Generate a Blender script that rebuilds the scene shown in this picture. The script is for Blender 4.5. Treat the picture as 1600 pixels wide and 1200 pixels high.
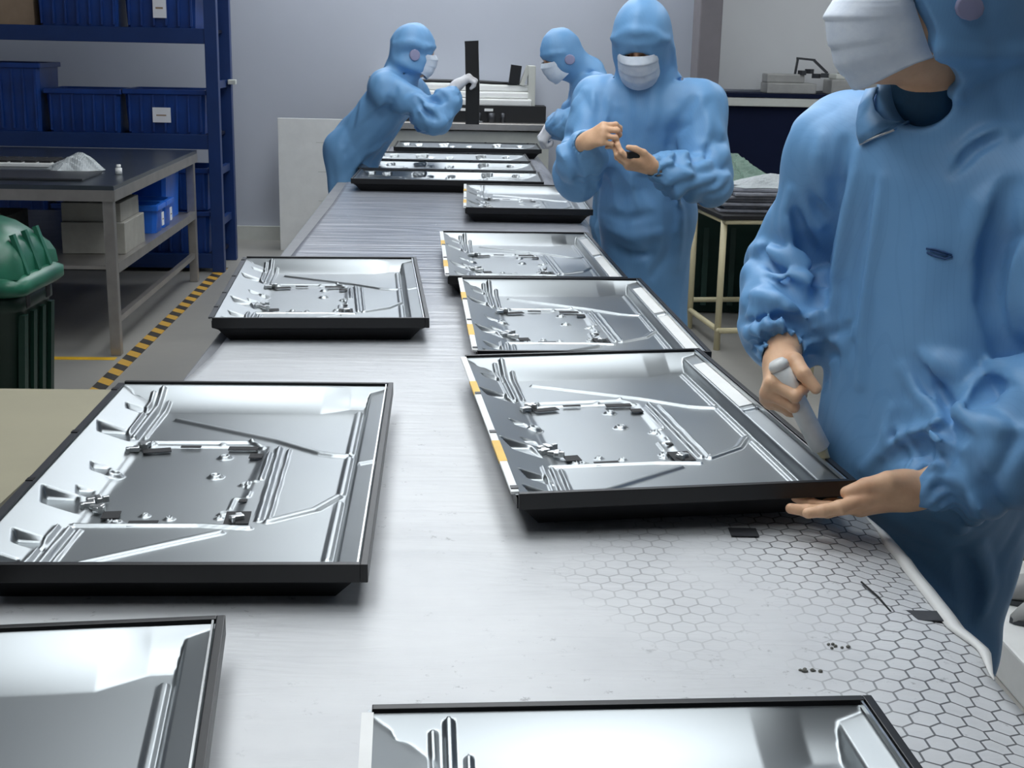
import bpy, bmesh, math, random
import numpy as np
from mathutils import Matrix, Vector

random.seed(7)
for o in list(bpy.data.objects): bpy.data.objects.remove(o)
scene = bpy.context.scene
COL = scene.collection

# ------------------------------------------------------------------ camera
F_PX, PITCH, ROLL, CAM_Z = 2061.47, math.radians(14.519), math.radians(1.258), 1.445
cam_data = bpy.data.cameras.new('camera')
cam_data.sensor_width = 36.0
cam_data.lens = F_PX / 1600 * 36.0
cam_data.clip_start = 0.05
cam_data.clip_end = 60
cam = bpy.data.objects.new('camera', cam_data)
COL.objects.link(cam)
_s, _c, _cr, _sr = math.sin(PITCH), math.cos(PITCH), math.cos(ROLL), math.sin(ROLL)
_fw = Vector((0, _c, -_s)); _r0 = Vector((1, 0, 0)); _u0 = Vector((0, _s, _c))
_R = _r0 * _cr + _u0 * _sr; _U = -_r0 * _sr + _u0 * _cr
cam.matrix_world = Matrix(((_R.x, _U.x, -_fw.x, 0), (_R.y, _U.y, -_fw.y, 0),
                           (_R.z, _U.z, -_fw.z, CAM_Z), (0, 0, 0, 1)))
scene.camera = cam

# ------------------------------------------------------------------ world, exposure, lamp strength
world = bpy.data.worlds.new('world'); scene.world = world
world.use_nodes = True
bg = world.node_tree.nodes['Background']
bg.inputs[0].default_value = (0.75, 0.85, 1.0, 1)
bg.inputs[1].default_value = 0.05
scene.view_settings.view_transform = 'Standard'
scene.view_settings.look = 'None'
scene.view_settings.exposure = 0.0
scene.view_settings.gamma = 1.0
scene.view_settings.use_curve_mapping = False
TUBE_STRENGTH = 7.3
TUBE_COLOR = (0.93, 0.97, 1.0, 1)

# ------------------------------------------------------------------ helpers
def link(o, parent=None):
    COL.objects.link(o)
    if parent is not None: o.parent = parent
    return o

def tag(o, label=None, cat=None, group=None, kind=None):
    if label: o['label'] = label
    if cat: o['category'] = cat
    if group: o['group'] = group
    if kind: o['kind'] = kind
    return o

def empty(name, loc=(0, 0, 0), rz=0.0, label=None, cat=None, group=None, kind=None):
    o = bpy.data.objects.new(name, None)
    o.empty_display_size = 0.05
    link(o)
    o.location = loc; o.rotation_euler = (0, 0, rz)
    return tag(o, label, cat, group, kind)

def copy_tree(o, parent=None):
    c = o.copy(); COL.objects.link(c); c.parent = parent
    for ch in list(o.children): copy_tree(ch, c)
    return c

class MB:
    """collects simple shapes into one mesh"""
    def __init__(self): self.v = []; self.f = []; self.sm = []
    def add(self, vs, fs, smooth=False):
        b = len(self.v); self.v += [tuple(p) for p in vs]
        self.f += [[b + i for i in f] for f in fs]; self.sm += [smooth] * len(fs)
        return self
    def box(self, c, s, rz=0.0, rx=0.0, ry=0.0, bev=0.0):
        hx, hy, hz = s[0] / 2, s[1] / 2, s[2] / 2
        M = Matrix.Rotation(rz, 3, 'Z') @ Matrix.Rotation(rx, 3, 'X') @ Matrix.Rotation(ry, 3, 'Y')
        if bev <= 0:
            vs = [Vector((x, y, z)) for x in (-hx, hx) for y in (-hy, hy) for z in (-hz, hz)]
            fs = [(0, 1, 3, 2), (4, 6, 7, 5), (0, 4, 5, 1), (2, 3, 7, 6), (0, 2, 6, 4), (1, 5, 7, 3)]
        else:
            b = min(bev, hx * .9, hy * .9, hz * .9)
            bm = bmesh.new(); bmesh.ops.create_cube(bm, size=1)
            for v in bm.verts: v.co = Vector((v.co.x * 2 * hx, v.co.y * 2 * hy, v.co.z * 2 * hz))
            bmesh.ops.bevel(bm, geom=bm.edges[:], offset=b, segments=2, profile=0.6, affect='EDGES')
            bm.verts.index_update()
            vs = [v.co.copy() for v in bm.verts]; fs = [[v.index for v in f.verts] for f in bm.faces]
            bm.free()
        c = Vector(c)
        return self.add([M @ p + c for p in vs], fs)
    def bar(self, a, b, w, h=None):
        """square bar from a to b"""
        a, b = Vector(a), Vector(b); d = b - a; L = d.length; h = h or w
        q = d.to_track_quat('Z', 'Y').to_matrix() if abs(d.normalized().z) < .999 else Matrix.Identity(3)
        vs = [Vector((x, y, z)) for x in (-w / 2, w / 2) for y in (-h / 2, h / 2) for z in (-L / 2, L / 2)]
        fs = [(0, 1, 3, 2), (4, 6, 7, 5), (0, 4, 5, 1), (2, 3, 7, 6), (0, 2, 6, 4), (1, 5, 7, 3)]
        m = (a + b) / 2
        return self.add([q @ p + m for p in vs], fs)
    def tube(self, pts, r, n=10, cap=True):
        pts = [Vector(p) for p in pts]; rs = r if isinstance(r, (list, tuple)) else [r] * len(pts)
        vs = []; fs = []
        up = None
        for i, p in enumerate(pts):
            t = (pts[min(i + 1, len(pts) - 1)] - pts[max(i - 1, 0)]).normalized()
            if up is None:
                up = t.orthogonal().normalized()
            else:
                up = (up - t * up.dot(t)).normalized()
            w = t.cross(up)
            for k in range(n):
                a = 2 * math.pi * k / n
                vs.append(p + (up * math.cos(a) + w * math.sin(a)) * rs[i])
        for i in range(len(pts) - 1):
            for k in range(n):
                fs.append((i * n + k, i * n + (k + 1) % n, (i + 1) * n + (k + 1) % n, (i + 1) * n + k))
        if cap:
            fs.append(tuple(range(n - 1, -1, -1))); fs.append(tuple((len(pts) - 1) * n + k for k in range(n)))
        return self.add(vs, fs, True)
    def loft(self, rings, cap=True, smooth=True, closed=True):
        n = len(rings[0]); vs = [p for r in rings for p in r]; fs = []
        for i in range(len(rings) - 1):
            for k in range(n if closed else n - 1):
                fs.append((i * n + k, i * n + (k + 1) % n, (i + 1) * n + (k + 1) % n, (i + 1) * n + k))
        if cap:
            fs.append(tuple(range(n - 1, -1, -1))); fs.append(tuple((len(rings) - 1) * n + k for k in range(n)))
        return self.add(vs, fs, smooth)
    def prism(self, outline, z0, z1):
        n = len(outline)
        vs = [(x, y, z0) for x, y in outline] + [(x, y, z1) for x, y in outline]
        fs = [tuple(range(n - 1, -1, -1)), tuple(range(n, 2 * n))]
        fs += [(k, (k + 1) % n, n + (k + 1) % n, n + k) for k in range(n)]
        return self.add(vs, fs)
    def mesh(self, name):
        me = bpy.data.meshes.new(name); me.from_pydata(self.v, [], self.f)
        me.polygons.foreach_set('use_smooth', self.sm)
        me.update()
        bm = bmesh.new(); bm.from_mesh(me); bmesh.ops.recalc_face_normals(bm, faces=bm.faces[:]); bm.to_mesh(me); bm.free()
        return me
    def build(self, name, m, parent=None, loc=None, rz=None):
        o = bpy.data.objects.new(name, self.mesh(name)); o.data.materials.append(m)
        link(o, parent)
        if loc is not None: o.location = loc
        if rz is not None: o.rotation_euler = (0, 0, rz)
        return o

def mesh_obj(name, verts, faces, m, parent=None, smooth=True):
    me = bpy.data.meshes.new(name)
    verts = np.asarray(verts, dtype=np.float32); faces = np.asarray(faces, dtype=np.int32)
    nv, nf, k = len(verts), len(faces), faces.shape[1]
    me.vertices.add(nv); me.vertices.foreach_set('co', verts.ravel())
    me.loops.add(nf * k); me.loops.foreach_set('vertex_index', faces.ravel())
    me.polygons.add(nf); me.polygons.foreach_set('loop_start', np.arange(nf, dtype=np.int32) * k)
    me.polygons.foreach_set('use_smooth', np.full(nf, smooth))
    me.update(calc_edges=True); me.validate()
    me.materials.append(m)
    o = bpy.data.objects.new(name, me)
    return link(o, parent)

# ------------------------------------------------------------------ materials
def srgb(r, g, b):
    f = lambda c: (c / 255 / 12.92) if c / 255 <= .04045 else ((c / 255 + .055) / 1.055) ** 2.4
    return (f(r), f(g), f(b), 1)

class NT:
    """tiny node helper"""
    def __init__(self, name):
        self.m = bpy.data.materials.new(name); self.m.use_nodes = True
        self.t = self.m.node_tree; self.b = self.t.nodes['Principled BSDF']
    def n(self, typ, **kw):
        nd = self.t.nodes.new(typ)
        for k, v in kw.items(): setattr(nd, k, v)
        return nd
    def l(self, a, b): self.t.links.new(a, b)
    def math(self, op, a, b=None, c=None, clamp=False):
        nd = self.n('ShaderNodeMath', operation=op, use_clamp=clamp)
        for i, x in enumerate((a, b, c)):
            if x is None: continue
            if isinstance(x, (int, float)): nd.inputs[i].default_value = x
            else: self.l(x, nd.inputs[i])
        return nd.outputs[0]
    def obj(self, scale=(1, 1, 1), rot=(0, 0, 0), loc=(0, 0, 0)):
        tc = self.n('ShaderNodeTexCoord'); mp = self.n('ShaderNodeMapping')
        self.l(tc.outputs['Object'], mp.inputs[0])
        mp.inputs['Scale'].default_value = scale; mp.inputs['Rotation'].default_value = rot
        mp.inputs['Location'].default_value = loc
        return mp.outputs[0]
    def noise(self, vec, scale, detail=3, rough=.5, dist=0.0):
        nd = self.n('ShaderNodeTexNoise'); self.l(vec, nd.inputs['Vector'])
        nd.inputs['Scale'].default_value = scale; nd.inputs['Detail'].default_value = detail
        nd.inputs['Roughness'].default_value = rough; nd.inputs['Distortion'].default_value = dist
        return nd.outputs[0]
    def ramp(self, fac, stops):
        nd = self.n('ShaderNodeValToRGB'); self.l(fac, nd.inputs[0])
        e = nd.color_ramp.elements
        while len(e) < len(stops): e.new(.5)
        for el, (p, c) in zip(e, stops): el.position = p; el.color = c
        return nd.outputs[0]
    def mix(self, fac, a, b, mode='MIX'):
        nd = self.n('ShaderNodeMix', data_type='RGBA', blend_type=mode)
        for sock, x in ((nd.inputs[0], fac), (nd.inputs[6], a), (nd.inputs[7], b)):
            if isinstance(x, (int, float)): sock.default_value = x
            elif isinstance(x, tuple): sock.default_value = x
            else: self.l(x, sock)
        return nd.outputs[2]
    def bump(self, h, strength, dist):
        nd = self.n('ShaderNodeBump'); self.l(h, nd.inputs['Height'])
        nd.inputs['Strength'].default_value = strength; nd.inputs['Distance'].default_value = dist
        self.l(nd.outputs[0], self.b.inputs['Normal'])
    def set(self, **kw):
        for k, v in kw.items():
            s = self.b.inputs[k]
            if isinstance(v, (int, float, tuple)): s.default_value = v
            else: self.l(v, s)
        return self

def plain(name, col, rough=.5, metal=0.0, var=.12, scale=12, bump=0.0, **kw):
    """principled material with slight procedural colour variation"""
    t = NT(name); v = t.obj()
    ns = t.noise(v, scale, 4, .6)
    c2 = tuple(max(0, x * (1 - var)) for x in col[:3]) + (1,)
    c3 = tuple(min(1, x * (1 + var)) for x in col[:3]) + (1,)
    t.set(**{'Base Color': t.ramp(ns, [(.3, c2), (.7, c3)]), 'Roughness': rough, 'Metallic': metal})
    for k, x in kw.items(): t.b.inputs[k.replace('_', ' ')].default_value = x
    if bump: t.bump(t.noise(v, scale * 4, 3), .5, bump)
    return t.m

M = {}
M['wall'] = plain('wall_paint', srgb(176, 181, 192), .55, var=.03, scale=1.2)
M['wall_right'] = plain('wall_paint_white', srgb(200, 202, 204), .45, var=.03, scale=1.5)
M['ceiling'] = plain('ceiling_panel', srgb(120, 124, 130), .8, var=.04)
M['pillar'] = plain('pillar_paint', srgb(112, 108, 112), .6, var=.05)
M['navy'] = plain('navy_panel', srgb(4, 15, 44), .75, var=.12, scale=3, Specular_IOR_Level=.2)
M['cream'] = plain('cream_paint', srgb(190, 192, 186), .5, var=.05)
M['black'] = plain('black_plastic', srgb(12, 12, 15), .42, var=.1)
M['black_matte'] = plain('black_matte', srgb(18, 19, 22), .7, var=.15)
M['shell'] = plain('black_shell', srgb(14, 14, 17), .5, var=.1)
M['white_plastic'] = plain('white_plastic', srgb(225, 226, 224), .4, var=.04)
M['yellow'] = plain('yellow_tape', srgb(222, 176, 44), .45, var=.08)
M['dark_strip'] = plain('dark_strip', srgb(70, 72, 76), .4, metal=.6, var=.1)
M['steel'] = plain('stainless_steel', srgb(168, 164, 160), .35, metal=.85, var=.12, scale=8)
M['steel_top'] = plain('dull_steel_top', srgb(84, 92, 100), .28, metal=.8, var=.15, scale=5)
M['rackblue'] = plain('rack_blue_paint', srgb(15, 46, 98), .4, var=.12, scale=5)
M['beige_top'] = plain('beige_laminate', srgb(152, 147, 126), .45, var=.06, scale=3)
M['beige_pipe'] = plain('beige_coated_pipe', srgb(206, 196, 160), .4, var=.05)
M['card'] = plain('cardboard', srgb(150, 128, 106), .8, var=.1)
M['greycard'] = plain('grey_box', srgb(150, 148, 140), .7, var=.1)
M['paper'] = plain('paper_label', srgb(224, 224, 228), .7, var=.03)
M['tape_dark'] = plain('dark_tape', srgb(58, 60, 64), .6, var=.15, scale=40)
M['table_edge'] = plain('table_edge', srgb(120, 122, 126), .5, var=.1)
M['deep_green'] = plain('deep_green_plastic', srgb(22, 52, 46), .5, var=.15, scale=4)

def crate_blue():
    t = NT('crate_blue_plastic'); v = t.obj()
    t.set(**{'Base Color': t.ramp(t.noise(v, 6, 3), [(.3, srgb(12, 44, 104)), (.7, srgb(18, 60, 132))]), 'Roughness': .38})
    t.b.inputs['Subsurface Weight'].default_value = 0.0
    return t.m
M['crate'] = crate_blue()
M['crate2'] = plain('crate_bright_blue', srgb(34, 104, 208), .35, var=.1)

def bin_green():
    t = NT('bin_green_plastic'); v = t.obj()
    t.set(**{'Base Color': t.ramp(t.noise(v, 9, 4), [(.3, srgb(24, 80, 62)), (.7, srgb(38, 104, 80))]), 'Roughness': .35})
    return t.m
M['bin'] = bin_green()
M['bin_dark'] = plain('bin_body_green', srgb(16, 46, 36), .4, var=.12)

def metal_plate():
    t = NT('pressed_sheet_metal'); v = t.obj()
    n1 = t.noise(v, 2.0, 2)
    t.set(**{'Base Color': t.ramp(n1, [(.3, srgb(150, 155, 158)), (.7, srgb(160, 165, 167))]), 'Metallic': 1.0,
             'Roughness': t.math('MULTIPLY_ADD', n1, .05, .335)})
    return t.m
M['plate'] = metal_plate()
M['bracket'] = plain('bright_bracket', srgb(210, 212, 212), .3, metal=1.0, var=.1)

# ------------------------------------------------------------------ the room
RZ = math.radians(3.0)                      # the line of the table and the room, seen from the camera
def rp(x, y, z=0.0):
    return (x * math.cos(RZ) - y * math.sin(RZ), x * math.sin(RZ) + y * math.cos(RZ), z)

def floor_mat():
    t = NT('epoxy_floor'); v = t.obj()
    n1 = t.noise(v, .9, 5, .6); n2 = t.noise(v, 14, 4, .6)
    c = t.ramp(n1, [(.25, srgb(132, 131, 127)), (.55, srgb(152, 150, 144)), (.8, srgb(166, 163, 156))])
    c = t.mix(t.math('MULTIPLY', n2, .25), c, srgb(120, 120, 120))
    t.set(**{'Base Color': c, 'Roughness': t.math('MULTIPLY_ADD', n1, .25, .25)})
    return t.m
M['floor'] = floor_mat()

def struct(name, mb, m, parent=None, label=None):
    o = mb.build(name, m, parent, rz=RZ if parent is None else None)
    if parent is None: o['kind'] = 'structure'
    if label: o['label'] = label; 
    return o

XL, XR, YB, YF, HC = -4.2, 4.0, 9.75, -3.0, 3.4
fl = struct('floor', MB().box(((XL + XR) / 2, (YB + YF) / 2, -.05), (XR - XL + .4, YB - YF + .4, .1)), M['floor'], label='grey epoxy factory floor')
struct('ceiling', MB().box(((XL + XR) / 2, (YB + YF) / 2, HC + .05), (XR - XL + .4, YB - YF + .4, .1)), M['ceiling'], label='grey panel ceiling over the workshop')
wb = struct('wall_back', MB().box(((XL + XR) / 2, YB + .1, HC / 2), (XR - XL + .4, .2, HC)), M['wall'], label='pale grey back wall of the workshop')
struct('wall_left', MB().box((XL - .1, (YB + YF) / 2, HC / 2), (.2, YB - YF, HC)), M['wall'], label='pale grey left wall')
struct('wall_right', MB().box((XR + .1, (YB + YF) / 2, HC / 2), (.2, YB - YF, HC)), M['wall_right'], label='pale right wall')
struct('wall_front', MB().box(((XL + XR) / 2, YF - .1, HC / 2), (XR - XL + .4, .2, HC)), M['wall'], label='pale grey wall behind the viewer')
struct('baseboard_back', MB().box((-.9, YB - .012, .05), (6.2, .024, .1)), M['cream'], label='cream skirting board along the back wall')
# pillar and the navy partition with its cream rail on the right
struct('trim_1', MB().box((1.735, 9.1, HC / 2), (.15, .26, HC), bev=.01), M['pillar'], label='brown grey upright post beside the navy partition')
struct('wall_partition', MB().box((2.95, 9.14, .53), (2.4, .1, 1.06)), M['navy'], label='navy blue low partition to the right of the post')
struct('trim_2', MB().box((2.95, 9.075, 1.088), (2.4, .06, .058), bev=.006), M['cream'], label='cream rail along the top of the navy partition')
struct('trim_3', MB().box((2.95, 9.2, 1.132), (2.4, .32, .026)), M['navy'], label='dark ledge on the partition behind the cream rail')
struct('wall_partition_upper', MB().box((2.95, 9.42, 2.26), (2.4, .06, 2.2)), M['wall_right'], label='whitish upper panel above the navy partition')

# hazard tape on the floor
def hazard():
    t = NT('hazard_tape'); tc = t.n('ShaderNodeTexCoord'); sp = t.n('ShaderNodeSeparateXYZ'); t.l(tc.outputs['Object'], sp.inputs[0])
    a = t.math('ADD', sp.outputs[0], sp.outputs[1])
    fr = t.math('FRACT', t.math('MULTIPLY', a, 1 / .17))
    s = t.math('GREATER_THAN', fr, .5)
    c = t.mix(s, srgb(24, 22, 20), srgb(206, 158, 40))
    w = t.noise(t.obj(), 25, 4)
    t.set(**{'Base Color': t.mix(t.math('MULTIPLY', w, .35), c, srgb(110, 105, 98)), 'Roughness': .5})
    return t.m
M['hazard'] = hazard()
def strip(name, a, b, w, m, label, cat):
    a, b = Vector(a), Vector(b); L = (b - a).length; ang = math.atan2(b.y - a.y, b.x - a.x) - math.pi / 2
    o = MB().box((0, L / 2, .001), (w, L, .002)).build(name, m, None, (a.x, a.y, .0), ang)
    return tag(o, label, cat)
strip('hazard_tape', (-1.72, 5.0), (-1.875, 8.4), .065, M['hazard'], 'black and yellow striped tape along the floor beside the steel table', 'floor tape')
strip('yellow_tape', (-2.75, 5.83), (-1.82, 5.88), .05, M['yellow'], 'plain yellow tape crossing the floor at the steel table leg', 'floor tape')

# fluorescent lamps on the ceiling, some of them added fill
def tube_mat():
    t = NT('lamp_diffuser')
    t.set(**{'Base Color': (1, 1, 1, 1), 'Emission Color': TUBE_COLOR, 'Emission Strength': TUBE_STRENGTH})
    return t.m
M['lamp'] = tube_mat()
LW = .80
lamp = empty('ceiling_light', (0, 0, 0), RZ, 'wide white ceiling light panel above the workshop', 'light', 'ceiling light panels')
MB().box((0, 0, -.02), (LW + .08, 1.24, .04), bev=.006).build('housing', M['white_plastic'], lamp)
MB().box((0, 0, -.0525), (LW, 1.2, .025), bev=.008).build('diffuser', M['lamp'], lamp)
spots = [(x, y) for x in (-.70, .55) for y in (2.2, 3.8)] + [(-.05, y) for y in (5.6, 7.2, 9.08)] + [(2.7, 5.4), (2.7, 7.4), (-.70, .6), (-1.05, 9.08), (.95, 9.08)]  # back row and nearest panel added to brighten far panels, wall and table
LAMP_LABELS = ['ceiling light panel over the large panel by the beige table', 'ceiling light panel over the panel that overhangs the left table edge', 'ceiling light panel over the nearest worker and the held panel', 'ceiling light panel over the standing worker with bare hands',
    'ceiling light panel over the small lone metal panel', 'ceiling light panel over the three sideways panels', 'added fill light panel over the assembly machine', 'ceiling light panel over the small pipe legged table', 'ceiling light panel over the navy partition', 'added fill light panel over the bottom left corner panel', 'added fill light panel over the white board by the back wall', 'added fill light panel over the worker with bowed head']
for i, (x, y) in enumerate(spots):
    o = lamp if i == 0 else copy_tree(lamp)
    o.location = rp(x, y, HC)
    o['label'] = LAMP_LABELS[i]

# ------------------------------------------------------------------ the long work table and its covering
wt = empty('work_table', (0, 0, 0), RZ, 'long grey work table running down the middle of the room', 'table')
TZ = .733
MB().box((-.012, 3.66, TZ - .023), (1.10, 6.4, .04), bev=.004).box((.065, 8.05, TZ - .023), (.94, 2.38, .04), bev=.004).build('tabletop', M['table_edge'], wt)
for y in (.7, 3.4, 6.2, 9.0):
    for x in (-.5 if y < 7 else -.36, .47):
        MB().box((x, y, (TZ - .04) / 2), (.05, .05, TZ - .045)).build('leg', M['steel'], wt)
for x, y, L in ((-.5, 3.65, 6.0), (-.36, 8.05, 2.2), (.47, 4.86, 8.3)): MB().box((x, y, .64), (.03, L, .04)).build('apron_rail', M['steel'], wt)

def mat_cover():
    t = NT('printed_film_cover'); v = t.obj()
    sp = t.n('ShaderNodeSeparateXYZ'); t.l(v, sp.inputs[0])
    X, Y = sp.outputs[0], sp.outputs[1]
    # base film, reflections on its far part painted into the colour
    n1 = t.noise(v, 2.2, 5, .6); n2 = t.noise(t.obj(scale=(3, 22, 1)), 1.0, 5, .62, .6)
    base = t.ramp(n1, [(.25, srgb(184, 186, 188)), (.5, srgb(204, 206, 208)), (.75, srgb(217, 219, 220))])
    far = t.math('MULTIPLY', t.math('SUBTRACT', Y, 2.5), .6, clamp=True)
    base = t.mix(far, base, srgb(146, 149, 156))  # far end greyed to stand for the wall reflected in the film
    sheen_streak = t.math('MULTIPLY', t.math('SUBTRACT', n2, .42), 1.6, clamp=True)
    base = t.mix(t.math('MULTIPLY', sheen_streak, t.math('MULTIPLY_ADD', far, .75, .12)), base, srgb(96, 98, 112))  # reflections along the wrinkles painted as dark streaks
    # grime specks
    n3 = t.noise(v, 38, 6, .75); n4 = t.noise(v, 3.3, 3)
    sp1 = t.math('MULTIPLY', t.math('SUBTRACT', n3, .60), 9, clamp=True)
    sp1 = t.math('MULTIPLY', sp1, t.math('MULTIPLY', t.math('SUBTRACT', n4, .44), 6, clamp=True))
    base = t.mix(t.math('MULTIPLY', sp1, .75), base, srgb(64, 64, 68))
    # regular hexagon print, 30 mm pitch
    p = .030
    wob = t.noise(v, 5, 2)
    hx0 = t.math('MULTIPLY', t.math('MULTIPLY_ADD', wob, .02, X), 1 / p)
    hy0 = t.math('MULTIPLY', t.math('MULTIPLY_ADD', wob, .02, Y), 1 / (p * 1.7320508))
    def cell(off):
        ax = t.math('SUBTRACT', t.math('FRACT', t.math('ADD', hx0, off)), .5)
        ay = t.math('MULTIPLY', t.math('SUBTRACT', t.math('FRACT', t.math('ADD', hy0, off)), .5), 1.7320508)
        ax = t.math('ABSOLUTE', ax); ay = t.math('ABSOLUTE', ay)
        d2 = t.math('ADD', t.math('MULTIPLY', ax, ax), t.math('MULTIPLY', ay, ay))
        hd = t.math('MAXIMUM', ax, t.math('ADD', t.math('MULTIPLY', ax, .5), t.math('MULTIPLY', ay, .8660254)))
        return d2, hd
    da, ha = cell(0.0); db, hb = cell(0.5)
    pick = t.math('LESS_THAN', da, db)
    hd = t.math('ADD', t.math('MULTIPLY', ha, pick), t.math('MULTIPLY', hb, t.math('SUBTRACT', 1.0, pick)))
    line = t.math('MULTIPLY', t.math('SUBTRACT', hd, .446), 1 / .022, clamp=True)
    # where the print has survived wear: the right-hand strip near the viewer
    nm = t.noise(v, 2.6, 4, .65)
    edge = t.math('ADD', X, t.math('MULTIPLY', t.math('SUBTRACT', nm, .5), .42))
    msk = t.math('MULTIPLY', t.math('SUBTRACT', edge, .41), 7.0, clamp=True)
    msk2 = t.math('MULTIPLY', t.math('SUBTRACT', 2.35, Y), 3.0, clamp=True)
    band = t.math('MULTIPLY', t.math('SUBTRACT', .09, t.math('ABSOLUTE', t.math('SUBTRACT', edge, .31))), 7, clamp=True)
    band = t.math('MULTIPLY', band, t.math('MULTIPLY', t.math('SUBTRACT', Y, 1.38), 5, clamp=True))
    msk = t.math('MULTIPLY', t.math('MAXIMUM', msk, t.math('MULTIPLY', band, .8)), msk2)
    ln = t.math('MULTIPLY', line, t.math('MULTIPLY', msk, .85))
    base = t.mix(ln, base, srgb(52, 54, 58))
    t.set(**{'Base Color': base, 'Roughness': t.math('MULTIPLY_ADD', far, -.16, .42)})
    hgt = t.math('ADD', t.math('MULTIPLY', n2, .6), t.math('MULTIPLY', n1, .4))
    n5 = t.noise(t.obj(scale=(1.0, 6.5, 1)), 1.0, 3, .5, 1.6)
    hgt = t.math('ADD', hgt, t.math('MULTIPLY', n5, t.math('MULTIPLY', far, 2.2)))
    t.bump(hgt, .45, .012)
    return t.m
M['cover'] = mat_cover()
# sheet laid over the table: wavy free edge on the right hangs over near the viewer
COVER_EDGE = [(.40, .70), (1.31, .665), (1.405, .655), (1.47, .676), (1.527, .662), (1.615, .672), (1.69, .682), (1.80, .690), (1.89, .684), (1.96, .668)]
def cover_droop(y, over): return -over * .10 - over * over * .3 + .007 * math.sin(y * 13 + .6) * min(1, over / .06) + .004 * min(1, over / .04)
def make_cover():
    right = COVER_EDGE + [(2.15, .600), (2.3, .575), (2.8, .58), (3.6, .575), (4.1, .555), (5.0, .555), (5.46, .60), (7.0, .615), (9.2, .61)]
    left = [(.40, -.60), (2.6, -.565), (3.0, -.532), (4.5, -.521), (5.9, -.506), (6.84, -.51), (6.92, -.39), (9.2, -.39)]
    def ip(tab, y): return float(np.interp(y, [a for a, _ in tab], [b for _, b in tab]))
    ys = np.concatenate([np.arange(.40, 2.9, .02), np.arange(2.9, 9.21, .07)])
    nu = 60; vs = []
    for y in ys:
        xr = ip(right, y); xl = ip(left, y)
        for k in range(nu + 1):
            u = k / nu; x = xl + (xr - xl) * u
            z = TZ + .0005 + .0006 * math.sin(x * 9 + y * 3.1) * math.sin(y * 5.3)
            over = x - .545
            if over > 0 and y < 3.4:
                z += cover_droop(y, over)
            elif over > 0: z -= over * .5
            vs.append((x, y, z + .001))
    n = nu + 1; fs = [(j * n + k, j * n + k + 1, (j + 1) * n + k + 1, (j + 1) * n + k) for j in range(len(ys) - 1) for k in range(nu)]
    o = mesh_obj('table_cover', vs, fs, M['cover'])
    sm = o.modifiers.new('thickness', 'SOLIDIFY'); sm.thickness = .0025; sm.offset = -1
    o.rotation_euler = (0, 0, RZ)
    return tag(o, 'greyish white film cover with worn hexagon print lying on the work table', 'table cover')
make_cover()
# pale turned-over hem of the film along its free edge
hem = []; hy = np.arange(1.40, 1.955, .0125)
for i, y in enumerate(hy):
    xr = float(np.interp(y, [q[0] for q in COVER_EDGE], [q[1] for q in COVER_EDGE])); z = TZ + .0015 + cover_droop(y, xr - .545) - .002
    k = min(1, .12 + i / 10, .12 + (len(hy) - 1 - i) / 10)
    hem.append([(xr - .022 * k, y, z + .004 + .004 * k), (xr - .008 * k, y, z + .003 + .007 * k), (xr + .004 * k, y, z + .004), (xr + .003 * k, y, z - .006 * k), (xr - .010 * k, y, z - .004 * k)])
ho = MB().loft(hem, cap=True).build('cover_hem', M['white_plastic'], None, None, RZ); tag(ho, 'pale rolled hem along the free right edge of the table cover', 'hem')
def flat_tape(p, q, w, name='black_tape', label='', m=None):
    a, b = Vector(p), Vector(q); L = (b - a).length; ang = math.atan2(b.y - a.y, b.x - a.x)
    o = MB().box((L / 2, 0, 0), (L, w, .0016)).build(name, m or M['tape_dark'], None, (a.x, a.y, a.z), ang)
    return tag(o, label, 'tape')
flat_tape((.512, 1.585, TZ + .0030), (.562, 1.585, TZ + .0030), .030, label='short dark tape strip at the free right edge of the table cover')
flat_tape((.333, 1.872, TZ + .0045), (.375, 1.872, TZ + .0045), .032, label='short dark tape strip on the cover below the held panel')
fold = MB().tube([(.486, 1.690, TZ + .0042), (.496, 1.640, TZ + .0042), (.500, 1.592, TZ + .0042)], .0014, 6).build('black_thread', M['black_matte'])
tag(fold, 'thin black thread lying on the hexagon print', 'thread')
M['crumb'] = plain('grey_residue', srgb(104, 104, 98), .8, var=.2, scale=60)
def crumb(loc, k, label):
    mb = MB(); rng = random.Random(k)
    for i in range(7):
        x, y, r = rng.uniform(-.014, .014), rng.uniform(-.006, .006), rng.uniform(.0016, .0032)
        mb.loft([[(x + r * q * math.cos(a), y + r * q * math.sin(a) * .8, z * r) for a in [6.283 * j / 7 for j in range(7)]] for q, z in ((1.1, 0), (1, .5), (.5, .9))])
    tag(mb.build('glue_crumb', M['crumb'], None, loc, .1), label, 'residue')
crumb((.361, 1.42, TZ + .0028), 3, 'larger patch of dark glue crumbs on the bare part of the cover')
crumb((.405, 1.49, TZ + .0028), 8, 'smaller patch of dark glue crumbs nearer the hexagon print')

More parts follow.
